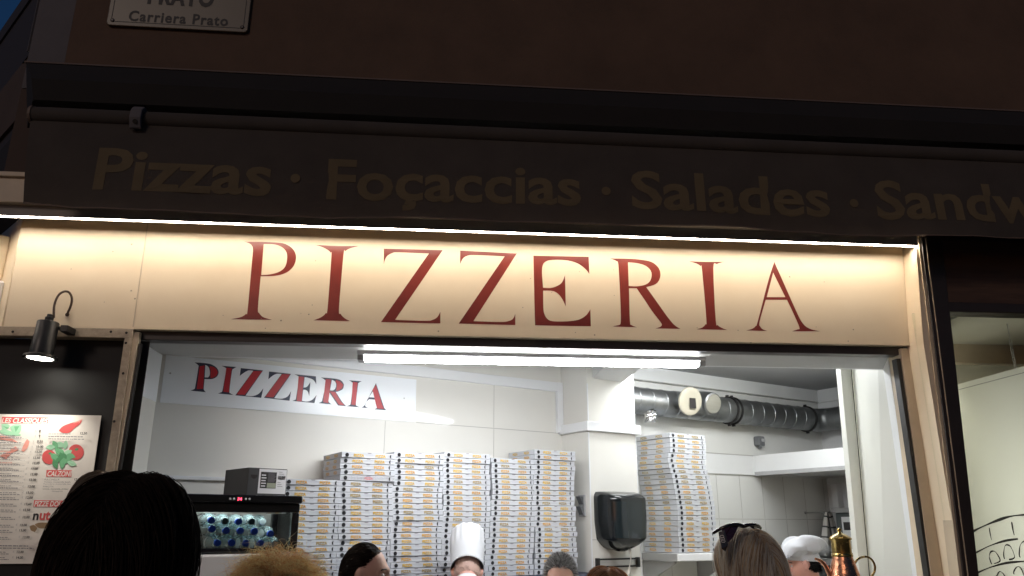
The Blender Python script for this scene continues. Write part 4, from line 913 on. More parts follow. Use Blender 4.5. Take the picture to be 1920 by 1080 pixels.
for si, (x0, x1, yt, desc) in enumerate(stacks):
    u0, ztop = WAL.px(x0, yt, VB); u1, _ = WAL.px(x1, yt, VB); uc = (u0 + u1) / 2
    n = round((ztop - ZS) / BT); pit = (ztop - ZS) / n; drift = 0.0
    bx = WAL.px(x0 - 3, 1060, VB)[0] - u0
    for k in range(n):     # from the top down
        drift = .75 * drift + random.gauss(0, .0035)
        upper = k < (5 if si == 1 else 2 if si in (2, 3, 5) else 0)
        kind = random.choices(('yellow', 'orange', 'dull'), (5, 4, 2))[0]
        if si == 1 and k == 4: kind = 'speckled'
        rz = random.gauss(0, .7) + (-2.2 if upper and si in (1, 5) else 0)
        lab = f"white pizza box, {ORD[k]} from the top in the {desc}" if k else f"topmost white pizza box of the {desc}"
        if kind == 'speckled': lab = "grey speckled pizza box with red print among the plain white pizza boxes"
        place_box(kind, uc + drift + bx * min(1, k / n) * .5 + (.006 if upper and si == 1 else 0), VB + random.gauss(0, .002) + (.006 if upper else 0), ztop - (k + 1) * pit, rz, lab, "pizza boxes stacked along the kitchen wall", min(1.0, pit / BT) if 0 else 1.0)
# leaning stack on the wall shelf
ztop = WAL.px(1254, 811, .30)[1]; zbot = WAL.px(1274, 1037.5, .30)[1]; n = 23; pit = (ztop - zbot) / n; sc = pit / BT
ey = np.array([811, 835, 860, 900, 950, 1037.5]); ex = np.array([1254, 1257, 1253, 1263, 1271, 1274])
for k in range(n):
    y = 811 + (1037.5 - 811) * k / n; x = np.interp(y, ey, ex)
    u0 = WAL.px(x, y, .30)[0]
    place_box(random.choices(('yellow', 'orange', 'dull'), (5, 3, 2 + 6 * (k < 3)))[0], u0 + BW * sc / 2 + random.gauss(0, .0015), .30 + random.gauss(0, .002), ztop - (k + 1) * pit, random.gauss(0, .5) + (1.0 if k < 4 else -.6), (f"white pizza box, {ORD[k]} from the top in the leaning stack on the shelf" if k else "topmost white pizza box of the leaning stack on the shelf"), "pizza boxes leaning on the wall shelf", sc)
shf = thing("wall_shelf", WAL.P(3.4, .1, zbot - .05), "grey wall shelf carrying the leaning stack of pizza boxes", "shelf")
ul = WAL.px(1211, 1045, -.02)[0]
uF = WAL.px(1274, 1045, .31)[0]
mb = MB(); mb.box(WAL, uF - .02, uF + .62, -.058, .318, zbot - .052, zbot - .0015); mb.build("board", M['plastic_w'], shf, bevel=.006)
mb = MB(); mb.box(WAL, uF - .024, uF - .0205, -.05, .31, zbot - .050, zbot - .003); mb.build("edge_band", M['shelfgrey'], shf)
for a in (uF + .0, uF + .52): mb = MB(); mb.prism(WAL, [(-.055, zbot - .053), (.26, zbot - .053), (.26, zbot - .065), (-.055, zbot - .22)], a, a + .02); mb.build("bracket", M['shelfgrey'], shf)
# worktop under the row of stacks
bc = thing("back_counter", WAL.P(1.5, .2, .03), "white kitchen counter with dark blue edge under the long row of pizza boxes", "counter")
mb = MB(); mb.box(WAL, .02, 2.54, .002, .50, ZS - .04, ZS - .001); mb.build("top", M['navy'], bc, bevel=.003)
mb = MB(); mb.box(WAL, .05, 2.50, .01, .46, .04, ZS - .041); mb.build("cabinet", M['counter'], bc)
for k in range(5): mb = MB(); mb.box(WAL, .06 + .49 * k, .54 + .49 * k, .4605, .48, .08, ZS - .06); mb.build("door", M['counter'], bc, bevel=.003)
# ------------------------------------------------------------------ counter-top fridge, its bottles and the black carton
FV1 = .66; FV0 = .31; uf1 = WAL.px(560, 985, FV1)[0]; uf0 = uf1 - .50
zft = WAL.px(470, 928, FV1)[1]; zfb = WAL.px(470, 1037, FV1)[1]
fc = thing("fridge_cabinet", WAL.P((uf0 + uf1) / 2, .45, .03), "white cabinet standing under the black drinks fridge", "cabinet")
mb = MB(); mb.box(WAL, uf0 - .02, uf1 - .03, FV0 - .0, FV1 + .02, zfb - .16, zfb - .003); mb.build("top_drawer", M['counter'], fc, bevel=.01)
mb = MB(); mb.box(WAL, uf0, uf1 - .05, FV0 + .01, FV1 - .02, .04, zfb - .162); mb.build("body", M['counter'], fc, bevel=.004)
fg = thing("drinks_fridge", WAL.P((uf0 + uf1) / 2, .45, zfb), "black countertop drinks fridge with glass front full of water bottles", "fridge")
pw_ = .032
zg0, zg1 = zfb + .022, zft - .075
mb = MB()
for a0, a1 in ((uf0, uf0 + pw_), (uf1 - pw_, uf1)):
    for v0, v1 in ((FV0, FV0 + .03), (FV1 - .035, FV1)): mb.box(WAL, a0, a1, v0, v1, zfb + .0225, zft - .0755)
mb.box(WAL, uf0, uf1, FV0, FV1, zfb + .004, zfb + .022); mb.box(WAL, uf0, uf1, FV1 - .03, FV1, zft - .075, zft - .036); mb.box(WAL, uf0, uf1, FV0, FV1 - .0305, zft - .046, zft - .036)
mb.build("frame", M['fridgeb'], fg, bevel=.004)
mb = MB(); mb.box(WAL, uf0 - .006, uf1 + .006, FV0 - .004, FV1 + .012, zft - .0355, zft); mb.build("top_cover", M['fridgeb'], fg, bevel=.006)
mb = MB(); mb.box(WAL, uf0 + pw_ + .0005, uf1 - pw_ - .0005, FV0 + .004, FV0 + .008, zg0, zg1); mb.build("back_panel", M['counter'], fg)
mb = MB(); mb.box(WAL, uf0 + pw_, uf1 - pw_, FV1 - .014, FV1 - .010, zg0, zg1); mb.build("front_glass", M['glass'], fg)
mb = MB(); mb.box(WAL, uf1 - .018, uf1 - .014, FV0 + .031, FV1 - .036, zg0, zg1); mb.build("side_glass", M['glass'], fg)
mb = MB(); mb.box(WAL, uf0 + .014, uf0 + .018, FV0 + .031, FV1 - .036, zg0, zg1); mb.build("side_glass", M['glass'], fg)
mb = MB()
for x in (433.5, 440.5, 462.5, 469.5): a, z = WAL.px(x + 18, 932.5, FV1 + .012); mb.lathe(WAL.P(a - .045, FV1 + .0125, zft - .018), WAL.e2, [(0, .0052), (.003, .0045)], 12)
bt = mb.build("button", M['plastic_w'], fg)
a = WAL.px(470, 932, FV1 + .013)[0] - .045
mb = MB(); fit(mb, WAL, "34", a - .011, zft - .0245, a + .008, .0125, FV1 + .0135, bold=.02); mb.build("display_digits", M['led_red'], fg)
mb = MB(); mb.box(WAL, a - .015, a + .012, FV1 + .0122, FV1 + .0130, zft - .029, zft - .008); mb.build("display", M['ink'], fg)
mb = MB(); mb.box(WAL, uf0 + .04, uf1 - .04, FV1 - .09, FV1 - .05, zg1 + .018, zg1 + .027); mb.build("added_lamp", glow("fridge_added_glow", (.92, 1.0, .97), 14.), fg)  # added lamp that brightens the dark inside of the fridge

def bottle(cx, cz, v, capm, lab, r=.0325):
    t = thing("water_bottle", WAL.P(cx, v, cz - r), lab, "bottle", "water bottles lying in the drinks fridge")
    c = WAL.P(cx, v, cz); d = -WAL.e2
    mb = MB(); mb.lathe(c, d, [(.0, .0125), (.012, .0125), (.014, .015), (.03, .021), (.055, .0315), (.065, r), (.09, r), (.093, r - .0018), (.097, r), (.12, r), (.123, r - .0018), (.127, r), (.15, r), (.19, r), (.2, r - .006)], 22, caps=False); mb.build("body", M['pet'], t, smooth=True)
    mb = MB(); mb.lathe(c, d, [(-.008, .0125), (-.0075, .0142), (.008, .0146)], 20); mb.build("cap", M[capm], t, smooth=True, angle=True)
    mb = MB(); mb.lathe(c, d, [(.098, r + .0004), (.118, r + .0004)], 22, caps=False); mb.build("label_band", M['labelw'], t, smooth=True)
OR2 = ['leftmost', 'second', 'third', 'fourth', 'fifth', 'sixth']
FP = lambda p: WAL.px(360 + p[0] / 5.4, 880 + p[1] / 5.4, FV1 - .05)
rows = (("top", [((193, 517), 'capblue'), ((330, 525), 'capdark'), ((467, 530), 'capblue'), ((600, 530), 'capdark'), ((742, 535), 'capgrey')]),
        ("middle", [((200, 603), 'capblue'), ((343, 620), 'capblue'), ((485, 622), 'capblue'), ((628, 628), 'capblue'), ((790, 652), 'capblue')]),
        ("bottom", [((255, 745), 'capblue'), ((398, 745), 'capblue'), ((543, 748), 'capblue'), ((690, 750), 'capblue'), ((835, 752), 'capgrey')]))
zr_ = [zg0 + .0345 + .059 * k for k in (2, 1, 0)]
cn = {'capblue': 'blue', 'capdark': 'dark green', 'capgrey': 'grey'}
for (rn, bs), zz in zip(rows, zr_):
    for k, (p, cm) in enumerate(bs):
        a, z = FP(p); a = min(a, uf1 - .053)
        bottle(a, FP(p)[1], FV1 - .045 - (.05 if (k == 4 and rn == "top") else 0), cm, f"clear water bottle with {cn[cm]} cap, {OR2[k]} in the fridge's {rn} row" if k else f"clear water bottle with {cn[cm]} cap, leftmost in the fridge's {rn} row")
# black carton on the fridge
q = hit(WAL.P(0, FV1 - .03, 0), WAL.e2, 462, 927); CB = Fr((q[0], q[1], 0), hdg(47), [math.cos(math.radians(47)), -math.sin(math.radians(47)), 0])
zc0 = zft + .001; wB = CB.px(537, 905)[0]; zc1 = CB.px(462, 876)[1]
ct = thing("black_carton", CB.P(wB / 2, -.1, zc0), "black cardboard carton with white barcode label lying on the drinks fridge", "box")
mb = MB(); mb.box(CB, 0, wB, -.25, 0, zc0, zc1); mb.build("body", M['blackcard'], ct, bevel=.0015)
hC = zc1 - zc0
mb = MB(); mb.box(CB, wB * .27, wB - .003, 0, .0012, zc0 + .008, zc1 - .004); lb = mb.build("label", M['labelw'], ct)
mb = MB(); mm = MB()
lx, lw_ = wB * .27, wB * .73
mb.box(CB, lx + lw_ * .06, lx + lw_ * .62, .0013, .0018, zc0 + hC * .26, zc0 + hC * .86, 0)
mb.box(CB, lx + lw_ * .30, lx + lw_ * .61, .0019, .0022, zc0 + hC * .28, zc0 + hC * .46, 2)
for k in range(5): mb.box(CB, lx + lw_ * .09, lx + lw_ * (.24 + .02 * (k % 2)), .0019, .0022, zc0 + hC * (.32 + .10 * k), zc0 + hC * (.36 + .10 * k), 1)
for k in range(8): mb.box(CB, lx + lw_ * .32, lx + lw_ * (.55 + .03 * (k % 3)), .0019, .0022, zc0 + hC * (.50 + .042 * k), zc0 + hC * (.515 + .042 * k), 3)
for k in range(14): mb.box(CB, lx + lw_ * (.67 + .020 * k), lx + lw_ * (.67 + .020 * k + (.012 if k % 3 else .006)), .0013, .0018, zc0 + hC * .60, zc0 + hC * .74, 0)
for k in range(3): mb.box(CB, lx + lw_ * .67, lx + lw_ * (.86 - .04 * k), .0013, .0016, zc0 + hC * (.34 + .07 * k), zc0 + hC * (.355 + .07 * k), 3)
for k in range(2): mb.box(CB, lx + lw_ * .70, lx + lw_ * (.88 - .06 * k), .0013, .0016, zc0 + hC * (.80 + .07 * k), zc0 + hC * (.815 + .07 * k), 3)
mb.build("label_print", [M['ink'], M['labelw'], M['labelg'], M['greyink']], lb)
mb = MB(); mb.slab(CB, [(wB * .15 + .016 * math.cos(t), zc0 + hC * .74 - abs(.018 * math.sin(t)) if i else zc0 + hC * .74) for i, t in enumerate(np.linspace(0, math.pi, 9))], .0002, .001); mb.build("hand_hole", M['dark'], ct)

# ------------------------------------------------------------------ serving counter and copper oil can
sc_ = thing("serving_counter", FAC.P(0, -.15, 0), "cream serving counter across the pizzeria opening below the picture", "counter")
mb = MB(); mb.box(FAC, -1.70, 1.93, -.34, .06, 1.16, 1.20); mb.build("top", M['counter'], sc_, bevel=.005)
mb = MB(); mb.box(FAC, -1.68, 1.92, -.30, -.02, .02, 1.159); mb.build("front", M['cream'], sc_)
YC = 3.80; sC = YC / 1450 * 1.02
oc = at_depth(1579, 1040, YC); z_of = lambda y: at_depth(1579, y, YC)[2]
cx_, cy_ = oc[0], oc[1]
cn_ = thing("oil_can", (cx_, cy_, 1.2005), "tall copper oil can with brass lid, thin spout and looped handle on the counter", "oil can")
ob = np.array([cx_, cy_, 0.])
zn = [z_of(1040)]; 
def lz(mbx, prof, m=0, n=36): mbx.lathe(ob, (0, 0, 1), [(z_of(y) if y > 900 else y, r * sC) for y, r in prof], n, m)
mb = MB(); mb.lathe(ob, (0, 0, 1), [(1.2005, .115), (1.21, .118), (1.25, .116), (1.33, .090), (z_of(1080), 25.5 * sC), (z_of(1062), 21.5 * sC), (z_of(1048), 17.5 * sC), (z_of(1043), 16.6 * sC)], 40); mb.build("body", M['copper'], cn_, smooth=True, angle=True)
mb = MB(); lz(mb, [(1043.5, 17.6), (1040.5, 18), (1038.5, 17.4), (1037.5, 16.6), (1014, 16.4), (1012.5, 17.2)]); mb.build("neck", M['brass'], cn_, smooth=True, angle=True)
mb = MB(); lz(mb, [(1012.3, 18.6), (1009, 19), (1007.5, 17.6), (1004, 13.5), (1001, 8), (999.5, 4), (998, 3.2), (996.5, 2.2), (995, 3.4), (993, 3.9), (990.8, 3.0), (990, .6)]); mb.build("lid", M['brass'], cn_, smooth=True, angle=True)
tp = lambda x, y, dy=0.: at_depth(x, y, YC) + np.array([0, dy, 0])
mb = MB(); mb.tube(catmull([tp(1528, 1047.5), tp(1537, 1051), tp(1545, 1058), tp(1551, 1068), tp(1556, 1080), tp(1560, 1096), tp(1564, 1112)]), np.linspace(2.1, 5.5, 31) * sC, 14); mb.build("spout", M['copper'], cn_, smooth=True)
mb = MB(); mb.tube(catmull([tp(1596, 1068), tp(1602, 1058), tp(1608, 1049), tp(1617, 1044.5), tp(1627, 1044.5), tp(1636, 1051), tp(1640.5, 1062), tp(1639, 1073), tp(1632, 1083), tp(1622, 1092), tp(1612, 1100)]), 1.9 * sC, 12); mb.build("handle", M['brass'], cn_, smooth=True)

# ================================================================== PEOPLE
def fastmesh(name, V, F, mats, mi, smooth=True):
    me = bpy.data.meshes.new(name); V = np.ascontiguousarray(V, np.float32); F = np.ascontiguousarray(F, np.int32); nf, k = F.shape
    me.vertices.add(len(V)); me.vertices.foreach_set("co", V.ravel()); me.loops.add(nf * k); me.loops.foreach_set("vertex_index", F.ravel())
    me.polygons.add(nf); me.polygons.foreach_set("loop_start", np.arange(0, nf * k, k, dtype=np.int32)); me.polygons.foreach_set("loop_total", np.full(nf, k, np.int32))
    for m in mats: me.materials.append(m)
    me.polygons.foreach_set("material_index", np.asarray(mi, np.int32)); me.polygons.foreach_set("use_smooth", np.full(nf, smooth)); me.update(calc_edges=True); me.validate(); return me
HC = np.array([0, .02, 1.580]); HR = np.array([.077, .098, .118])
def head_verts(nu=56, nv=44):
    vs = []
    for j in range(nv + 1):
        ph = math.pi * j / nv
        for i in range(nu):
            th = 2 * math.pi * i / nu
            n = np.array([math.sin(ph) * math.sin(th), math.sin(ph) * math.cos(th), math.cos(ph)])
            p = n * HR
            if p[2] < -.01:
                t = min(1, (-.01 - p[2]) / .105); p[0] *= 1 - .30 * t ** 1.3
                p[1] = p[1] * (1 - .12 * t) + (.022 * t if p[1] > 0 else .028 * t)
            if p[1] > 0:
                g = lambda x, z, sx, sz: math.exp(-((p[0] - x) / sx) ** 2 - ((p[2] - z) / sz) ** 2)
                f = min(1, p[1] / .03)
                p[1] += f * (.010 * g(0, .018, .045, .016) + .022 * g(0, -.030, .011, .015) + .011 * g(0, -.008, .008, .022) - .012 * (g(.031, .000, .017, .012) + g(-.031, .000, .017, .012)) + .008 * g(0, -.064, .020, .006) + .007 * g(0, -.073, .018, .006) - .005 * g(0, -.083, .02, .006) + .010 * g(0, -.100, .022, .014) + .005 * (g(.04, -.03, .02, .02) + g(-.04, -.03, .02, .02)))
            vs.append(p + HC)
    fs = [(j * nu + i, j * nu + (i + 1) % nu, (j + 1) * nu + (i + 1) % nu, (j + 1) * nu + i) for j in range(nv) for i in range(nu)]
    return vs, fs
def ellips(c, r, nu=20, nv=14):
    vs = [np.array(c) + np.array([math.sin(math.pi * j / nv) * math.cos(2 * math.pi * i / nu), math.sin(math.pi * j / nv) * math.sin(2 * math.pi * i / nu), math.cos(math.pi * j / nv)]) * r for j in range(nv + 1) for i in range(nu)]
    return vs, [(j * nu + i, j * nu + (i + 1) % nu, (j + 1) * nu + (i + 1) % nu, (j + 1) * nu + i) for j in range(nv) for i in range(nu)]
def rotx(a): c, s = math.cos(a), math.sin(a); return np.array([[1, 0, 0], [0, c, -s], [0, s, c]])
PELV = np.array([0, 0, .95]); NECK = np.array([0, 0, 1.46])
def pose(P, bend, nod, upper=True, head=True):
    P = np.asarray(P, float)
    if head: P = (P - NECK) @ rotx(-nod).T + NECK
    if upper: P = (P - PELV) @ rotx(-bend).T + PELV
    return P
_bodies = {}
def body_mesh(bend, nod, arms='down'):
    k = (bend, nod, arms)
    if k in _bodies: return _bodies[k]
    parts = []      # (verts, faces, material: 0 skin 1 top 2 trousers 3 shoes)
    def add(v, f, m, up=False, hd=False): parts.append((pose(v, bend, nod, up, hd), f, m))
    def tub(pts, r, m, up=False, hd=False, n=14):
        b = MB(); b.tube(catmull([np.array(p, float) for p in pts], 4), np.interp(np.linspace(0, 1, (len(pts) - 1) * 4 + 1), np.linspace(0, 1, len(r)), r), n); add(b.v, b.f, m, up, hd)
    v, f = head_verts(); add(v, f, 0, True, True)
    for s in (1, -1):
        v, f = ellips((s * .079, -.004 + .02, 1.575), (.010, .019, .032)); add(v, f, 0, True, True)
        v, f = ellips((s * .087, .014, 1.578), (.006, .014, .024)); add(v, f, 0, True, True)
    tub([(0, -.012, 1.40), (0, -.004, 1.47), (0, .006, 1.53)], [.062, .053, .052], 0, True)
    rings = [(.84, .150, .105), (.90, .168, .118), (1.0, .150, .105), (1.1, .150, .105), (1.22, .168, .118), (1.32, .182, .118), (1.39, .170, .100), (1.435, .115, .078), (1.465, .066, .062)]
    vs = []; n = 28
    for z, a, b in rings:
        for i in range(n): t = 2 * math.pi * i / n; vs.append((a * math.copysign(abs(math.cos(t)) ** .85, math.cos(t)), b * math.sin(t), z))
    fs = [(j * n + i, j * n + (i + 1) % n, (j + 1) * n + (i + 1) % n, (j + 1) * n + i) for j in range(len(rings) - 1) for i in range(n)] + [tuple(range(n)), tuple(range((len(rings) - 1) * n, len(rings) * n))]
    add(vs, fs, 1, True)
    for s in (1, -1):
        sh_, el, wr = ((s * .172, 0, 1.385), (s * .225, -.02, 1.10), (s * .20, .13, .93)) if arms == 'down' else ((s * .172, 0, 1.385), (s * .235, .05, 1.12), (s * .13, .29, 1.10))
        tub([sh_, tuple(np.add(sh_, el) / 2), el], [.060, .050, .042], 1, True); tub([el, tuple(np.add(el, wr) / 2 * 1.0), wr], [.042, .038, .030], 1, True)
        d = np.subtract(wr, el); d = d / np.linalg.norm(d); sd = np.cross(d, [0, 0, 1.]) if abs(d[2]) < .95 else np.array([0, 1., 0]); sd /= np.linalg.norm(sd)
        w = np.array(wr); tub([w - d * .02, w + d * .03, w + d * .085], [.026, .034, .030], 0, True)
        nrm = np.cross(d, sd)
        for k2, (o_, L2) in enumerate(((-.027, .062), (-.009, .074), (.009, .070), (.026, .055))):
            b0 = w + d * .075 + sd * o_; tub([b0, b0 + d * L2 * .5 + sd * o_ * .2, b0 + d * L2 * .95 - nrm * .016 + sd * o_ * .2], [.0105, .0095, .0085], 0, True, n=10)
        b0 = w + d * .03 + sd * -.03; tub([b0, b0 + d * .03 - sd * .022, b0 + d * .058 - sd * .030 - nrm * .012], [.013, .011, .009], 0, True, n=10)
        tub([(s * .085, 0, .95), (s * .095, .005, .72), (s * .095, .012, .50)], [.095, .080, .060], 2); tub([(s * .095, .012, .50), (s * .095, -.012, .32), (s * .09, -.015, .09)], [.060, .056, .040], 2)
        tub([(s * .09, -.05, .045), (s * .092, .05, .05), (s * .10, .15, .035), (s * .102, .19, .03)], [.040, .042, .036, .026], 3)
    V = []; F = []; src = []; n0 = 0
    for v, f, m in parts:
        V.extend(map(tuple, v)); F.extend([tuple(i + n0 for i in q) for q in f]); src.extend([m] * len(v)); n0 += len(v)
    me = newmesh("body_tmp", V, F, []); ob = bpy.data.objects.new("body_tmp", me); COL.objects.link(ob)
    r = ob.modifiers.new("r", 'REMESH'); r.mode = 'VOXEL'; r.voxel_size = .0062; s_ = ob.modifiers.new("s", 'SMOOTH'); s_.factor = .5; s_.iterations = 3
    dg = bpy.context.evaluated_depsgraph_get(); dg.update(); out = bpy.data.meshes.new_from_object(ob.evaluated_get(dg)); bpy.data.objects.remove(ob); bpy.data.meshes.remove(me)
    kd = kdtree.KDTree(len(V)); [kd.insert(Vector(v), i) for i, v in enumerate(V)]; kd.balance()
    vm = [src[kd.find(v.co)[1]] for v in out.vertices]
    nf = len(out.polygons); mi = np.array([max((vm[i] for i in p.vertices)) for p in out.polygons], np.int32)
    # eyes, brows and lips
    EV, EF, EM = [], [], []
    def addl(v, f, m):
        n1 = len(EV); EV.extend(map(tuple, pose(v, bend, nod))); EF.extend([tuple(i + n1 for i in q) for q in f]); EM.extend([m] * len(f))
    for s in (1, -1):
        c = HC + np.array([s * .031, .0795, -.001])
        v, f = ellips(c, (.0125, .0105, .0075), 16, 10); addl(v, f, 4)
        v, f = ellips(c + np.array([0, .0068, 0]), (.0055, .0045, .0055), 12, 8); addl(v, f, 5)
        b = MB(); b.tube([HC + np.array([s * (.014 + .009 * k), .0945 - .0012 * k * k, .019 + .004 * math.sin(k * .8)]) for k in range(5)], [.002, .0034, .0034, .003, .0015], 8); addl(b.v, b.f, 5)
        b = MB(); b.tube([HC + np.array([s * (.019 + .006 * k), .0885 - .0011 * k * k, .0055 + .0025 * math.sin(k * .78)]) for k in range(5)], .0014, 6); addl(b.v, b.f, 5)
    b = MB(); b.tube([HC + np.array([x, .0985 - 9 * x * x, -.0685 + .5 * abs(x) * .05]) for x in np.linspace(-.021, .021, 9)], [.001, .003, .0042, .0046, .0042, .0046, .0042, .003, .001], 8); addl(b.v, b.f, 6)
    allV = [tuple(v.co) for v in out.vertices] + EV; n1 = len(out.vertices)
    allF = [tuple(p.vertices) for p in out.polygons] + [tuple(i + n1 for i in q) for q in EF]
    bpy.data.meshes.remove(out)
    fin = newmesh("person_body", allV, allF, [None] * 7, list(mi) + EM, smooth=True, fix=False)
    _bodies[k] = fin; return fin
SKIN = mat("warm_skin", (.60, .36, .27), .45, sss=.12, noise=.10, nscale=18, bump=.12, bscale=240)
SKIN2 = mat("ruddy_skin", (.60, .31, .24), .45, sss=.12, noise=.10, nscale=18, bump=.12, bscale=240)
EYEW = mat("eye_white", (.55, .52, .50), .2); IRIS = mat("dark_eye_brow", (.030, .018, .012), .4); LIP = mat("lip_skin", (.42, .16, .14), .4)
def cloth(n, c): return mat(n, c, .9, noise=.2, nscale=9, bump=.25, bscale=120)
TROU = cloth("dark_trouser_cloth", (.03, .032, .045)); SHOE = mat("shoe_leather", (.03, .022, .018), .5)
def hairmat(n, c, r=.36, tl=None):
    m = mat(n, c, r, noise=.35, nscale=25, spec=(.3 if max(c) > .1 else .14)); nt = m.node_tree
    if tl is None: tl = .62 if max(c) > .25 else .3
    t = nt.nodes.new("ShaderNodeBsdfTranslucent"); t.inputs[0].default_value = (*[min(1, x * 1.15) for x in c], 1); x = nt.nodes.new("ShaderNodeMixShader"); x.inputs[0].default_value = tl
    nt.links.new(nt.nodes["Principled BSDF"].outputs[0], x.inputs[1]); nt.links.new(t.outputs[0], x.inputs[2]); nt.links.new(x.outputs[0], nt.nodes["Material Output"].inputs[0]); return m

def hairline(n, style, hl=''):
    thr = np.interp(n[:, 1], [-1, -.3, .1, .45, .75, 1], [-.55, -.50, -.05, .36, .62, .86])
    if hl == 'receding': thr = thr + np.where(n[:, 1] > .2, .20 - .14 * np.exp(-(n[:, 0] / .3) ** 2), 0)
    if hl == 'high': thr = thr + np.where(n[:, 1] > .0, .20, 0)
    return n[:, 2] > thr
def grow(style, N, length, rad, tones, weights, vol=.12, seg=12, seed=1, lit_side_tint=0., hl=''):
    r = np.random.default_rng(seed)
    n = r.normal(size=(N * 4, 3)); n /= np.linalg.norm(n, axis=1)[:, None]; n = n[hairline(n, style, hl)][:N]; N = len(n)
    p = n * HR; sgn = np.where(n[:, 0] + r.normal(0, .05, N) > .04, 1., -1.)
    L = length * r.uniform(.72, 1.05, N); off = vol * r.uniform(.1, 1., N) ** .8; wig = r.uniform(0, 6.28, (N, 3)); clump = r.normal(0, 1, (N, 3)) * .15
    P = [p.copy()]; v = n * (.25 if style != 'pulled' else .0)
    for s in range(1, seg + 1):
        t = s / seg; step = (L / seg)[:, None]; q = p / HR; qn = q / np.linalg.norm(q, axis=1)[:, None]
        nr = qn / HR; nr /= np.linalg.norm(nr, axis=1)[:, None]
        if style in ('long', 'receding', 'bob'):
            d = np.tile([0, 0, -1.0], (N, 1)); top = np.clip(q[:, 2] / (1 + off), 0, 1)[:, None]
            d = d + np.stack([sgn * 1.1, -.35 + 0 * sgn, 0 * sgn], 1) * top + np.stack([0 * sgn, -1.3 * np.clip(q[:, 1], 0, 1), 0 * sgn], 1) + clump * .5
        elif style == 'pulled':
            tgt = np.array([0, -1.25, -.10]) * HR; d = tgt - p; d = d / np.linalg.norm(d, axis=1)[:, None] + clump * .12
        elif style == 'curly':
            d = np.stack([sgn * .6, 0 * sgn - .2, -.7 + 0 * sgn], 1) + nr * (1.1 - 1.0 * t) + clump * 3 + 1.3 * np.stack([np.sin(wig[:, 0] + t * 16), np.sin(wig[:, 1] + t * 17), np.sin(wig[:, 2] + t * 15)], 1)
        else:   # short
            d = nr * .75 + np.stack([sgn * .25, -.1 + 0 * sgn, .35 + 0 * sgn], 1) * np.clip(q[:, 2], 0, 1)[:, None] + np.stack([0 * sgn, -.5 + 0 * sgn, -.5 + 0 * sgn], 1) * (1 - np.clip(q[:, 2], 0, 1))[:, None] + clump * 2
        if style in ('long', 'receding', 'bob', 'pulled'):
            ins = (d * nr).sum(1, keepdims=True); d = d - nr * np.where(q[:, 2:3] > 0, ins, np.minimum(ins, 0))
        d = d / (np.linalg.norm(d, axis=1)[:, None] + 1e-6); v = .45 * v + .55 * d; v /= np.linalg.norm(v, axis=1)[:, None]; p = p + v * step
        sh = 1 + off * min(1, .15 + t * (2.4 if style != 'pulled' else 5)) * (1 if style != 'pulled' else math.sin(math.pi * min(1, t)) * .6 + .1)
        q = p / HR
        low = q[:, 2] < 0
        rad_ = np.where(low, np.linalg.norm(q[:, :2], axis=1), np.linalg.norm(q, axis=1)); lim = np.where(low, sh * (1 - .12 * np.clip(-q[:, 2] - .6, 0, 1)), sh)
        k = np.where(rad_ < lim, lim / np.maximum(rad_, 1e-6), 1.); k = np.minimum(k, 3)
        p = np.where(low[:, None], np.stack([p[:, 0] * k, p[:, 1] * k, p[:, 2]], 1), p * k[:, None])
        if style in ('long', 'bob', 'pulled'):
            rad2 = np.where(q[:, 2] < 0, np.linalg.norm((p / HR)[:, :2], axis=1), np.linalg.norm(p / HR, axis=1)); lim2 = sh * 1.03
            k = np.where(rad2 > lim2, lim2 / rad2, 1.); p = np.where(low[:, None], np.stack([p[:, 0] * k, p[:, 1] * k, p[:, 2]], 1), p * k[:, None])
        P.append(p.copy())
    P = np.stack(P, 1) + HC; K = seg + 1
    T = np.gradient(P, axis=1); T /= np.linalg.norm(T, axis=2)[..., None] + 1e-9
    ref = r.normal(size=(N, 1, 3)); X = np.cross(T, ref); X /= np.linalg.norm(X, axis=2)[..., None] + 1e-9; Y = np.cross(T, X)
    R_ = rad * r.uniform(.6, 1.3, N)[:, None] * np.interp(np.linspace(0, 1, K), [0, .15, .7, 1], [.8, 1, .9, .15])[None]
    V = np.stack([P + R_[..., None] * (math.cos(a) * X + math.sin(a) * Y) for a in (0, 2.094, 4.189)], 2)     # N,K,3,3
    base = (np.arange(N) * K * 3)[:, None, None]; kk = (np.arange(seg) * 3)[None, :, None]; jj = np.arange(3)[None, None, :]; j2 = (jj + 1) % 3
    F = np.stack([base + kk + jj, base + kk + j2, base + kk + 3 + j2, base + kk + 3 + jj], -1).reshape(-1, 4)
    w = np.asarray(weights, float); W_ = np.tile(w, (N, 1))
    if lit_side_tint: W_[:, 0] *= np.exp(lit_side_tint * n[:, 0] * 1.4)  # shifts strand tones across the head, painting a lit side
    cdf = np.cumsum(W_, 1); cdf /= cdf[:, -1:]; tone = (r.random(N)[:, None] > cdf).sum(1)
    return V.reshape(-1, 3), F, np.repeat(tone, seg * 3)
def cap_mesh(style, sc=1.012, m=0, hl=''):
    vs, fs = ellips((0, 0, 0), (1, 1, 1), 40, 30); vs = np.array(vs); keep = hairline(vs, style, hl)
    F = [f for f in fs if all(keep[i] for i in f)]
    return vs * HR * sc + HC, np.array(F), np.full(len(F), m)
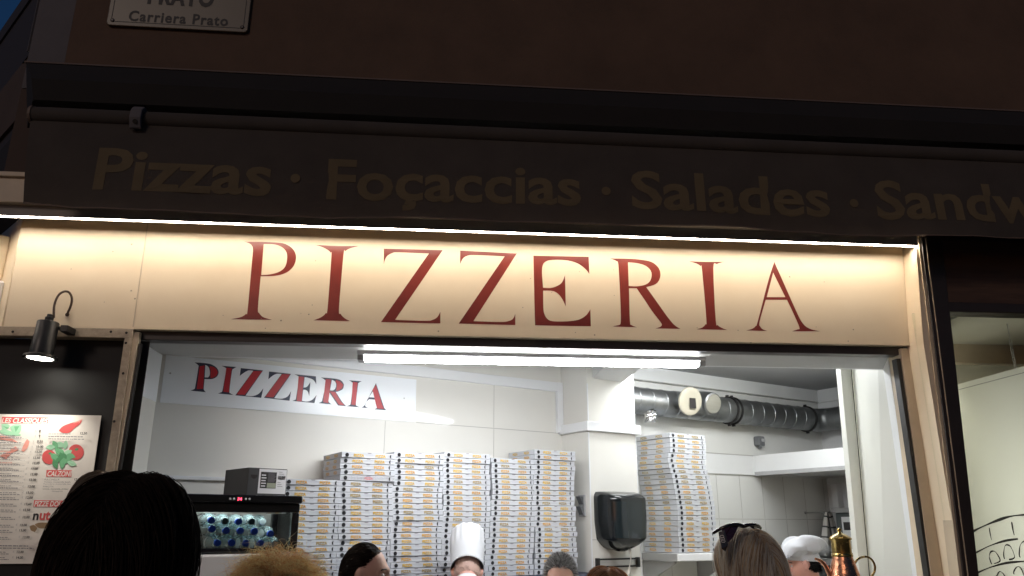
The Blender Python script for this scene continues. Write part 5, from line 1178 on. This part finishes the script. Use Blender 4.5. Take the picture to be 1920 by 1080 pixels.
def person(top, label, rz, top_col, style, hair, N=2500, length=.2, rad=.0008, vol=.12, bend=0., nod=0., floor=0.0, tones=None, weights=None, skin=None, arms='down', seed=1, seg=12, hair_top=.01, lit_side_tint=0., iris=None, trousers=None, hl=''):
    """top: world position of the crown (without hair volume)"""
    bend, nod = math.radians(bend), math.radians(nod)
    cr = pose(HC + np.array([0, -.01, HR[2]]), bend, nod)
    s = (top[2] - hair_top - floor) / cr[2]; c, sn = math.cos(math.radians(rz)), math.sin(math.radians(rz))
    root = np.array([top[0] - s * (c * cr[0] - sn * cr[1]), top[1] - s * (sn * cr[0] + c * cr[1]), floor])
    me = body_mesh(bend, nod, arms)
    o = bpy.data.objects.new("person", me); COL.objects.link(o); o.location = tuple(root); o.rotation_euler = (0, 0, math.radians(rz)); o.scale = (s, s, s); tag(o, label, "person")
    for sl, m in zip(o.material_slots, (skin or SKIN, top_col, trousers or TROU, SHOE, EYEW, iris or IRIS, LIP)): sl.link = 'OBJECT'; sl.material = m
    V, F, mi = grow(style, N, length, rad, hair, weights or [1] * len(hair), vol, seg, seed, lit_side_tint, hl)
    cv, cf, cm = cap_mesh(style, 1.012 if style != 'curly' else 1.06, (len(hair) - 1 if max(hair[0].node_tree.nodes['Principled BSDF'].inputs[0].default_value[:3]) < .4 else 1), hl)
    V2 = np.concatenate([V, cv]); F2 = np.concatenate([F, cf + len(V)]); mi2 = np.concatenate([mi, cm])
    hm = fastmesh("hair", pose(V2, bend, nod), F2, hair, mi2); h = bpy.data.objects.new("hair", hm); COL.objects.link(h); h.parent = o
    return o, (lambda P: pose(P, bend, nod))
def child(o, name, verts, faces, mats, fm=0, smooth=True, thick=0):
    fm = [fm] * len(faces) if np.isscalar(fm) else fm
    me = newmesh(name, verts, faces, mats, fm, smooth); c = bpy.data.objects.new(name, me); COL.objects.link(c); c.parent = o
    if thick: m_ = c.modifiers.new("thick", 'SOLIDIFY'); m_.thickness = thick
    return c
def ad(x, y, Y): return at_depth(x, y, Y)
# 1 dark haired woman right in front of the camera
H1 = [hairmat("black_brown_hair", (.021, .015, .012), .85), hairmat("dark_brown_hair", (.042, .028, .020), .85), hairmat("near_black_hair", (.012, .009, .007), .9)]
person(ad(249, 884, 1.10), "person with long dark hair seen from behind, standing closest in front of the menu board", -4, cloth("black_coat_cloth", (.02, .02, .022)), 'long', H1, N=20000, length=.46, rad=.00055, vol=.26, weights=[3, 4, 1], seg=18, hair_top=.004, seed=3, lit_side_tint=-1.6)  # browner strands on the right paint its lit side
# 2 person mostly hidden behind the first
H9 = [hairmat("sandy_grey_hair", (.50, .42, .33)), hairmat("ash_hair", (.30, .25, .20))]
person(ad(196, 880, 2.3), "person with sandy grey hair, only the crown showing behind the dark long hair", 10, cloth("beige_jacket_cloth", (.30, .25, .19)), 'bob', H9, N=3500, length=.2, rad=.0007, vol=.12, seg=12, hair_top=.006, seed=9)
# 3 curly ginger hair
H2 = [hairmat("ginger_blond_curl", (.97, .84, .58), .5), hairmat("copper_curl", (.92, .68, .38), .5), hairmat("auburn_curl", (.70, .42, .20), .55)]
person(ad(524, 1022, 2.15), "person with frizzy ginger blond curls seen from behind in front of the fridge", 8, cloth("rust_jumper_cloth", (.22, .08, .05)), 'curly', H2, N=5200, length=.16, rad=.0006, vol=.5, weights=[4, 3, 2], seg=22, hair_top=.055, seed=5)
# 4 woman in profile
H3 = [hairmat("dark_brown_pulled_hair", (.022, .015, .011), .33), hairmat("brown_black_hair", (.012, .009, .007), .33)]
o3, p3 = person(ad(683, 1016, 3.12), "woman in profile with dark hair pulled back, facing right before the pizza boxes", -88, cloth("black_top_cloth", (.02, .02, .02)), 'pulled', H3, N=6500, length=.24, rad=.0009, vol=.07, seg=16, hair_top=.008, nod=2, seed=7, hl='high')
v, f = ellips(HC + np.array([0, -.118, -.075]), (.036, .032, .036)); child(o3, "hair_bun", p3(v), f, [H3[0]])
# 5 cook in the tall hat, bending forward with his back to us
HATC = M['hatw']
o4, p4 = person(ad(876, 1040, 4.30), "cook in a tall white toque and white jacket bending forward, back turned", 4, cloth("white_cook_jacket", (.66, .67, .69)), 'short', [hairmat("grey_black_hair", (.26, .20, .18), .8), mat("shaved_nape", (.42, .27, .22), .6)], weights=[1, .0001], N=250, length=.012, rad=.0007, vol=.02, seg=4, bend=24, nod=20, floor=.03, arms='work', skin=SKIN2, hair_top=.0, seed=4)
def toque(n=72, nl=22, R=.096, Hh=.275):
    vs = []
    for j in range(nl + 1):
        t = j / nl; r = R * (1 + .07 * t - .02 * math.sin(t * 9)) if t < .88 else R * 1.06 * math.sqrt(max(0, 1 - ((t - .88) / .125) ** 2) ) 
        for i in range(n):
            a = 2 * math.pi * i / n; pl = 1 + (.026 * math.sin(a * 13 + .8 * math.sin(3 * a)) if .40 < t < .95 else 0) * min(1, (t - .40) * 6 if t > .4 else 0)
            vs.append(HC + np.array([0, -.014, .008]) + np.array([r * pl * math.cos(a), r * pl * 1.14 * math.sin(a), Hh * t + .010 * math.sin(a * 2 + 1) * t + (.014 * math.cos(a + .5) if t > .85 else 0)]))
    fs = [(j * n + i, j * n + (i + 1) % n, (j + 1) * n + (i + 1) % n, (j + 1) * n + i) for j in range(nl) for i in range(n)] + [tuple(range(nl * n, (nl + 1) * n))]
    return vs, fs
v, f = toque(); child(o4, "toque", p4(v), f, [HATC], thick=.0015)
n = 30; vs = []
for j, (z, a, b) in enumerate(((1.40, .135, .10), (1.455, .082, .078), (1.49, .070, .071), (1.492, .064, .065))):
    for i in range(n): t = 2 * math.pi * i / n; vs.append((a * math.cos(t), b * math.sin(t) - .005, z - .02 * math.sin(t)))
child(o4, "collar", pose(vs, math.radians(24), 0, True, False), [(j * n + i, j * n + (i + 1) % n, (j + 1) * n + (i + 1) % n, (j + 1) * n + i) for j in range(3) for i in range(n)], [HATC])
# 6 grey haired man looking down
H5 = [hairmat("grey_hair", (.33, .32, .31), .5), hairmat("silver_hair", (.52, .51, .50), .5), hairmat("dark_grey_hair", (.13, .12, .115), .5)]
person(ad(1050, 1036, 4.05), "man with short spiky grey hair and high forehead looking down by the pizza boxes", 172, cloth("white_tee_cloth", (.70, .70, .70)), 'short', H5, N=5000, length=.040, rad=.0008, vol=.05, seg=5, nod=16, floor=.03, arms='work', hair_top=.022, seed=6, hl='receding', weights=[4, 2, 3])
# 7 auburn crown
H6 = [hairmat("auburn_hair", (.46, .26, .13), .45), hairmat("copper_hair", (.60, .38, .20), .45), hairmat("dark_auburn_hair", (.22, .105, .055), .45)]
person(ad(1138, 1060, 2.60), "person with smooth auburn hair, only the crown showing below the paper dispenser", 0, cloth("dark_green_coat", (.04, .06, .05)), 'bob', H6, N=5000, length=.26, rad=.0008, vol=.22, weights=[4, 3, 2], seg=14, hair_top=.008, seed=8)
# 8 blonde woman with sunglasses pushed up
H7 = [hairmat("pale_blonde_hair", (.98, .93, .83), .42), hairmat("honey_hair", (.90, .76, .56), .42), hairmat("brown_lowlight_hair", (.55, .40, .28), .42)]
o8, p8 = person(ad(1402, 986, 2.15), "woman with long streaked blonde hair seen from behind wearing pushed up sunglasses", 28, cloth("cream_knit_cloth", (.45, .40, .33)), 'long', H7, N=11000, length=.48, rad=.00075, vol=.26, weights=[8, 3, 1.6], seg=18, hair_top=.008, seed=10, lit_side_tint=-1.2)  # more pale strands on the left paint the shop's light
# 9 cook in the white beret
o9, p9 = person(ad(1500, 1022, 4.75), "cook in a puffy white beret turned left beside the copper oil can", 78, cloth("white_cook_coat", (.66, .67, .69)), 'short', [hairmat("black_short_hair", (.010, .009, .009))], N=3000, length=.014, rad=.0008, vol=.03, seg=4, nod=10, floor=.03, arms='work', skin=SKIN2, hair_top=0.0, seed=12)
vs, fs = ellips((0, 0, 0), (1, 1, 1), 60, 40); vs = np.array(vs); out = []
for q in vs:
    a = math.atan2(q[1], q[0]); z = q[2]; r = math.hypot(q[0], q[1])
    fold = 1 + .10 * math.sin(a * 3 + 1.0) * (z > -.5) + .06 * math.sin(a * 7 + z * 3 + math.sin(2 * a)) + .045 * math.sin(a * 15 + 3 * z) * max(0, .6 - z)
    R_ = .132 if z > -.35 else .132 - .045 * min(1, (-.35 - z) / .4)
    out.append(HC + np.array([0, -.015, .100]) + np.array([r * R_ * fold * math.cos(a), r * R_ * 1.12 * fold * math.sin(a), z * .072 + .028 * math.sin(a * 2 + .4) * r * (z > -.2) + .010 * math.sin(5 * a + 4 * z) * r]))
child(o9, "beret", p9(out), fs, [HATC])
n = 40; vs = []
for (z, k) in ((.018, 1.06), (.040, 1.10), (.066, 1.09), (.075, 1.02)):
    for i in range(n): t = 2 * math.pi * i / n; vs.append(HC + np.array([HR[0] * k * math.cos(t), HR[1] * k * math.sin(t) - .006, z - .022 * math.sin(t) * -1]))
child(o9, "hat_band", p9(vs), [(j * n + i, j * n + (i + 1) % n, (j + 1) * n + (i + 1) % n, (j + 1) * n + i) for j in range(3) for i in range(n)], [HATC])
v, f = ellips(HC + np.array([.088, .002, -.045]), (.003, .003, .005), 10, 8); child(o9, "earring", p9(v), f, [M['steel']])

# sunglasses resting on the blonde hair
YS = 2.09
gl = thing("sunglasses", ad(1395, 992, YS), "black sunglasses with wide temples pushed up on the blonde woman's head", "sunglasses")
SGM = mat("black_acetate", (.012, .008, .010), .18, coat=.5); LENS = mat("dark_plum_lens", (.040, .016, .026), .08, coat=.6)
def sg3(x, y, dy=0.): return ad(x, y, YS + dy)
mb = MB()
mb.tube(catmull([sg3(1337, 1000, -.035), sg3(1352, 991, -.045), sg3(1368, 985.5, -.045), sg3(1384, 984, -.03), sg3(1393, 986.5, -.02), sg3(1402, 984.5, -.02), sg3(1413, 983.5, .0), sg3(1422, 986, .03), sg3(1426, 990, .05)]), np.r_[np.linspace(.0035, .0058, 12), np.linspace(.0058, .004, 29)], 10)
mb.build("frame", SGM, gl, smooth=True)
mb = MB(); A_ = [sg3(x, y, d) for x, y, d in ((1353, 992, -.048), (1370, 986.5, -.050), (1385, 985.5, -.034), (1381, 995, -.052), (1374, 1008, -.066), (1364, 1018, -.072), (1358, 1006, -.064))]
mb.add(A_, [tuple(range(7))]); o = mb.build("lens", LENS, gl); o.modifiers.new("thick", 'SOLIDIFY').thickness = .0018
mb = MB(); A_ = [sg3(x, y, d) for x, y, d in ((1402, 986, -.022), (1413, 985, -.005), (1424, 990, .04), (1414, 992, .0))]
mb.add(A_, [tuple(range(4))]); o = mb.build("lens", LENS, gl); o.modifiers.new("thick", 'SOLIDIFY').thickness = .0018
mb = MB(); tv = [sg3(x, y, d) for x, y, d in ((1347, 998, -.066), (1358.5, 993.5, -.070), (1365.5, 1021, -.078), (1360, 1034, -.074), (1353, 1029, -.072))]
mb.add(tv, [(0, 1, 2, 3, 4)]); tm = mb.build("temple", SGM, gl); tm.modifiers.new("thick", 'SOLIDIFY').thickness = .004; 
mb = MB()
for k, (x, y) in enumerate(((1353.8, 1006), (1355.0, 1010.5), (1356.0, 1014.6))):
    c = sg3(x, y, -.084 - .0015 * k)
    for sx, a0 in ((-.0016, .6), (.0016, 3.74)): mb.tube([c + np.array([sx + .0030 * math.cos(a0 + t), 0, .0030 * math.sin(a0 + t)]) for t in np.linspace(0, 5.0, 14)], .0006, 5)
mb.build("logo", M['mwhite'], tm)
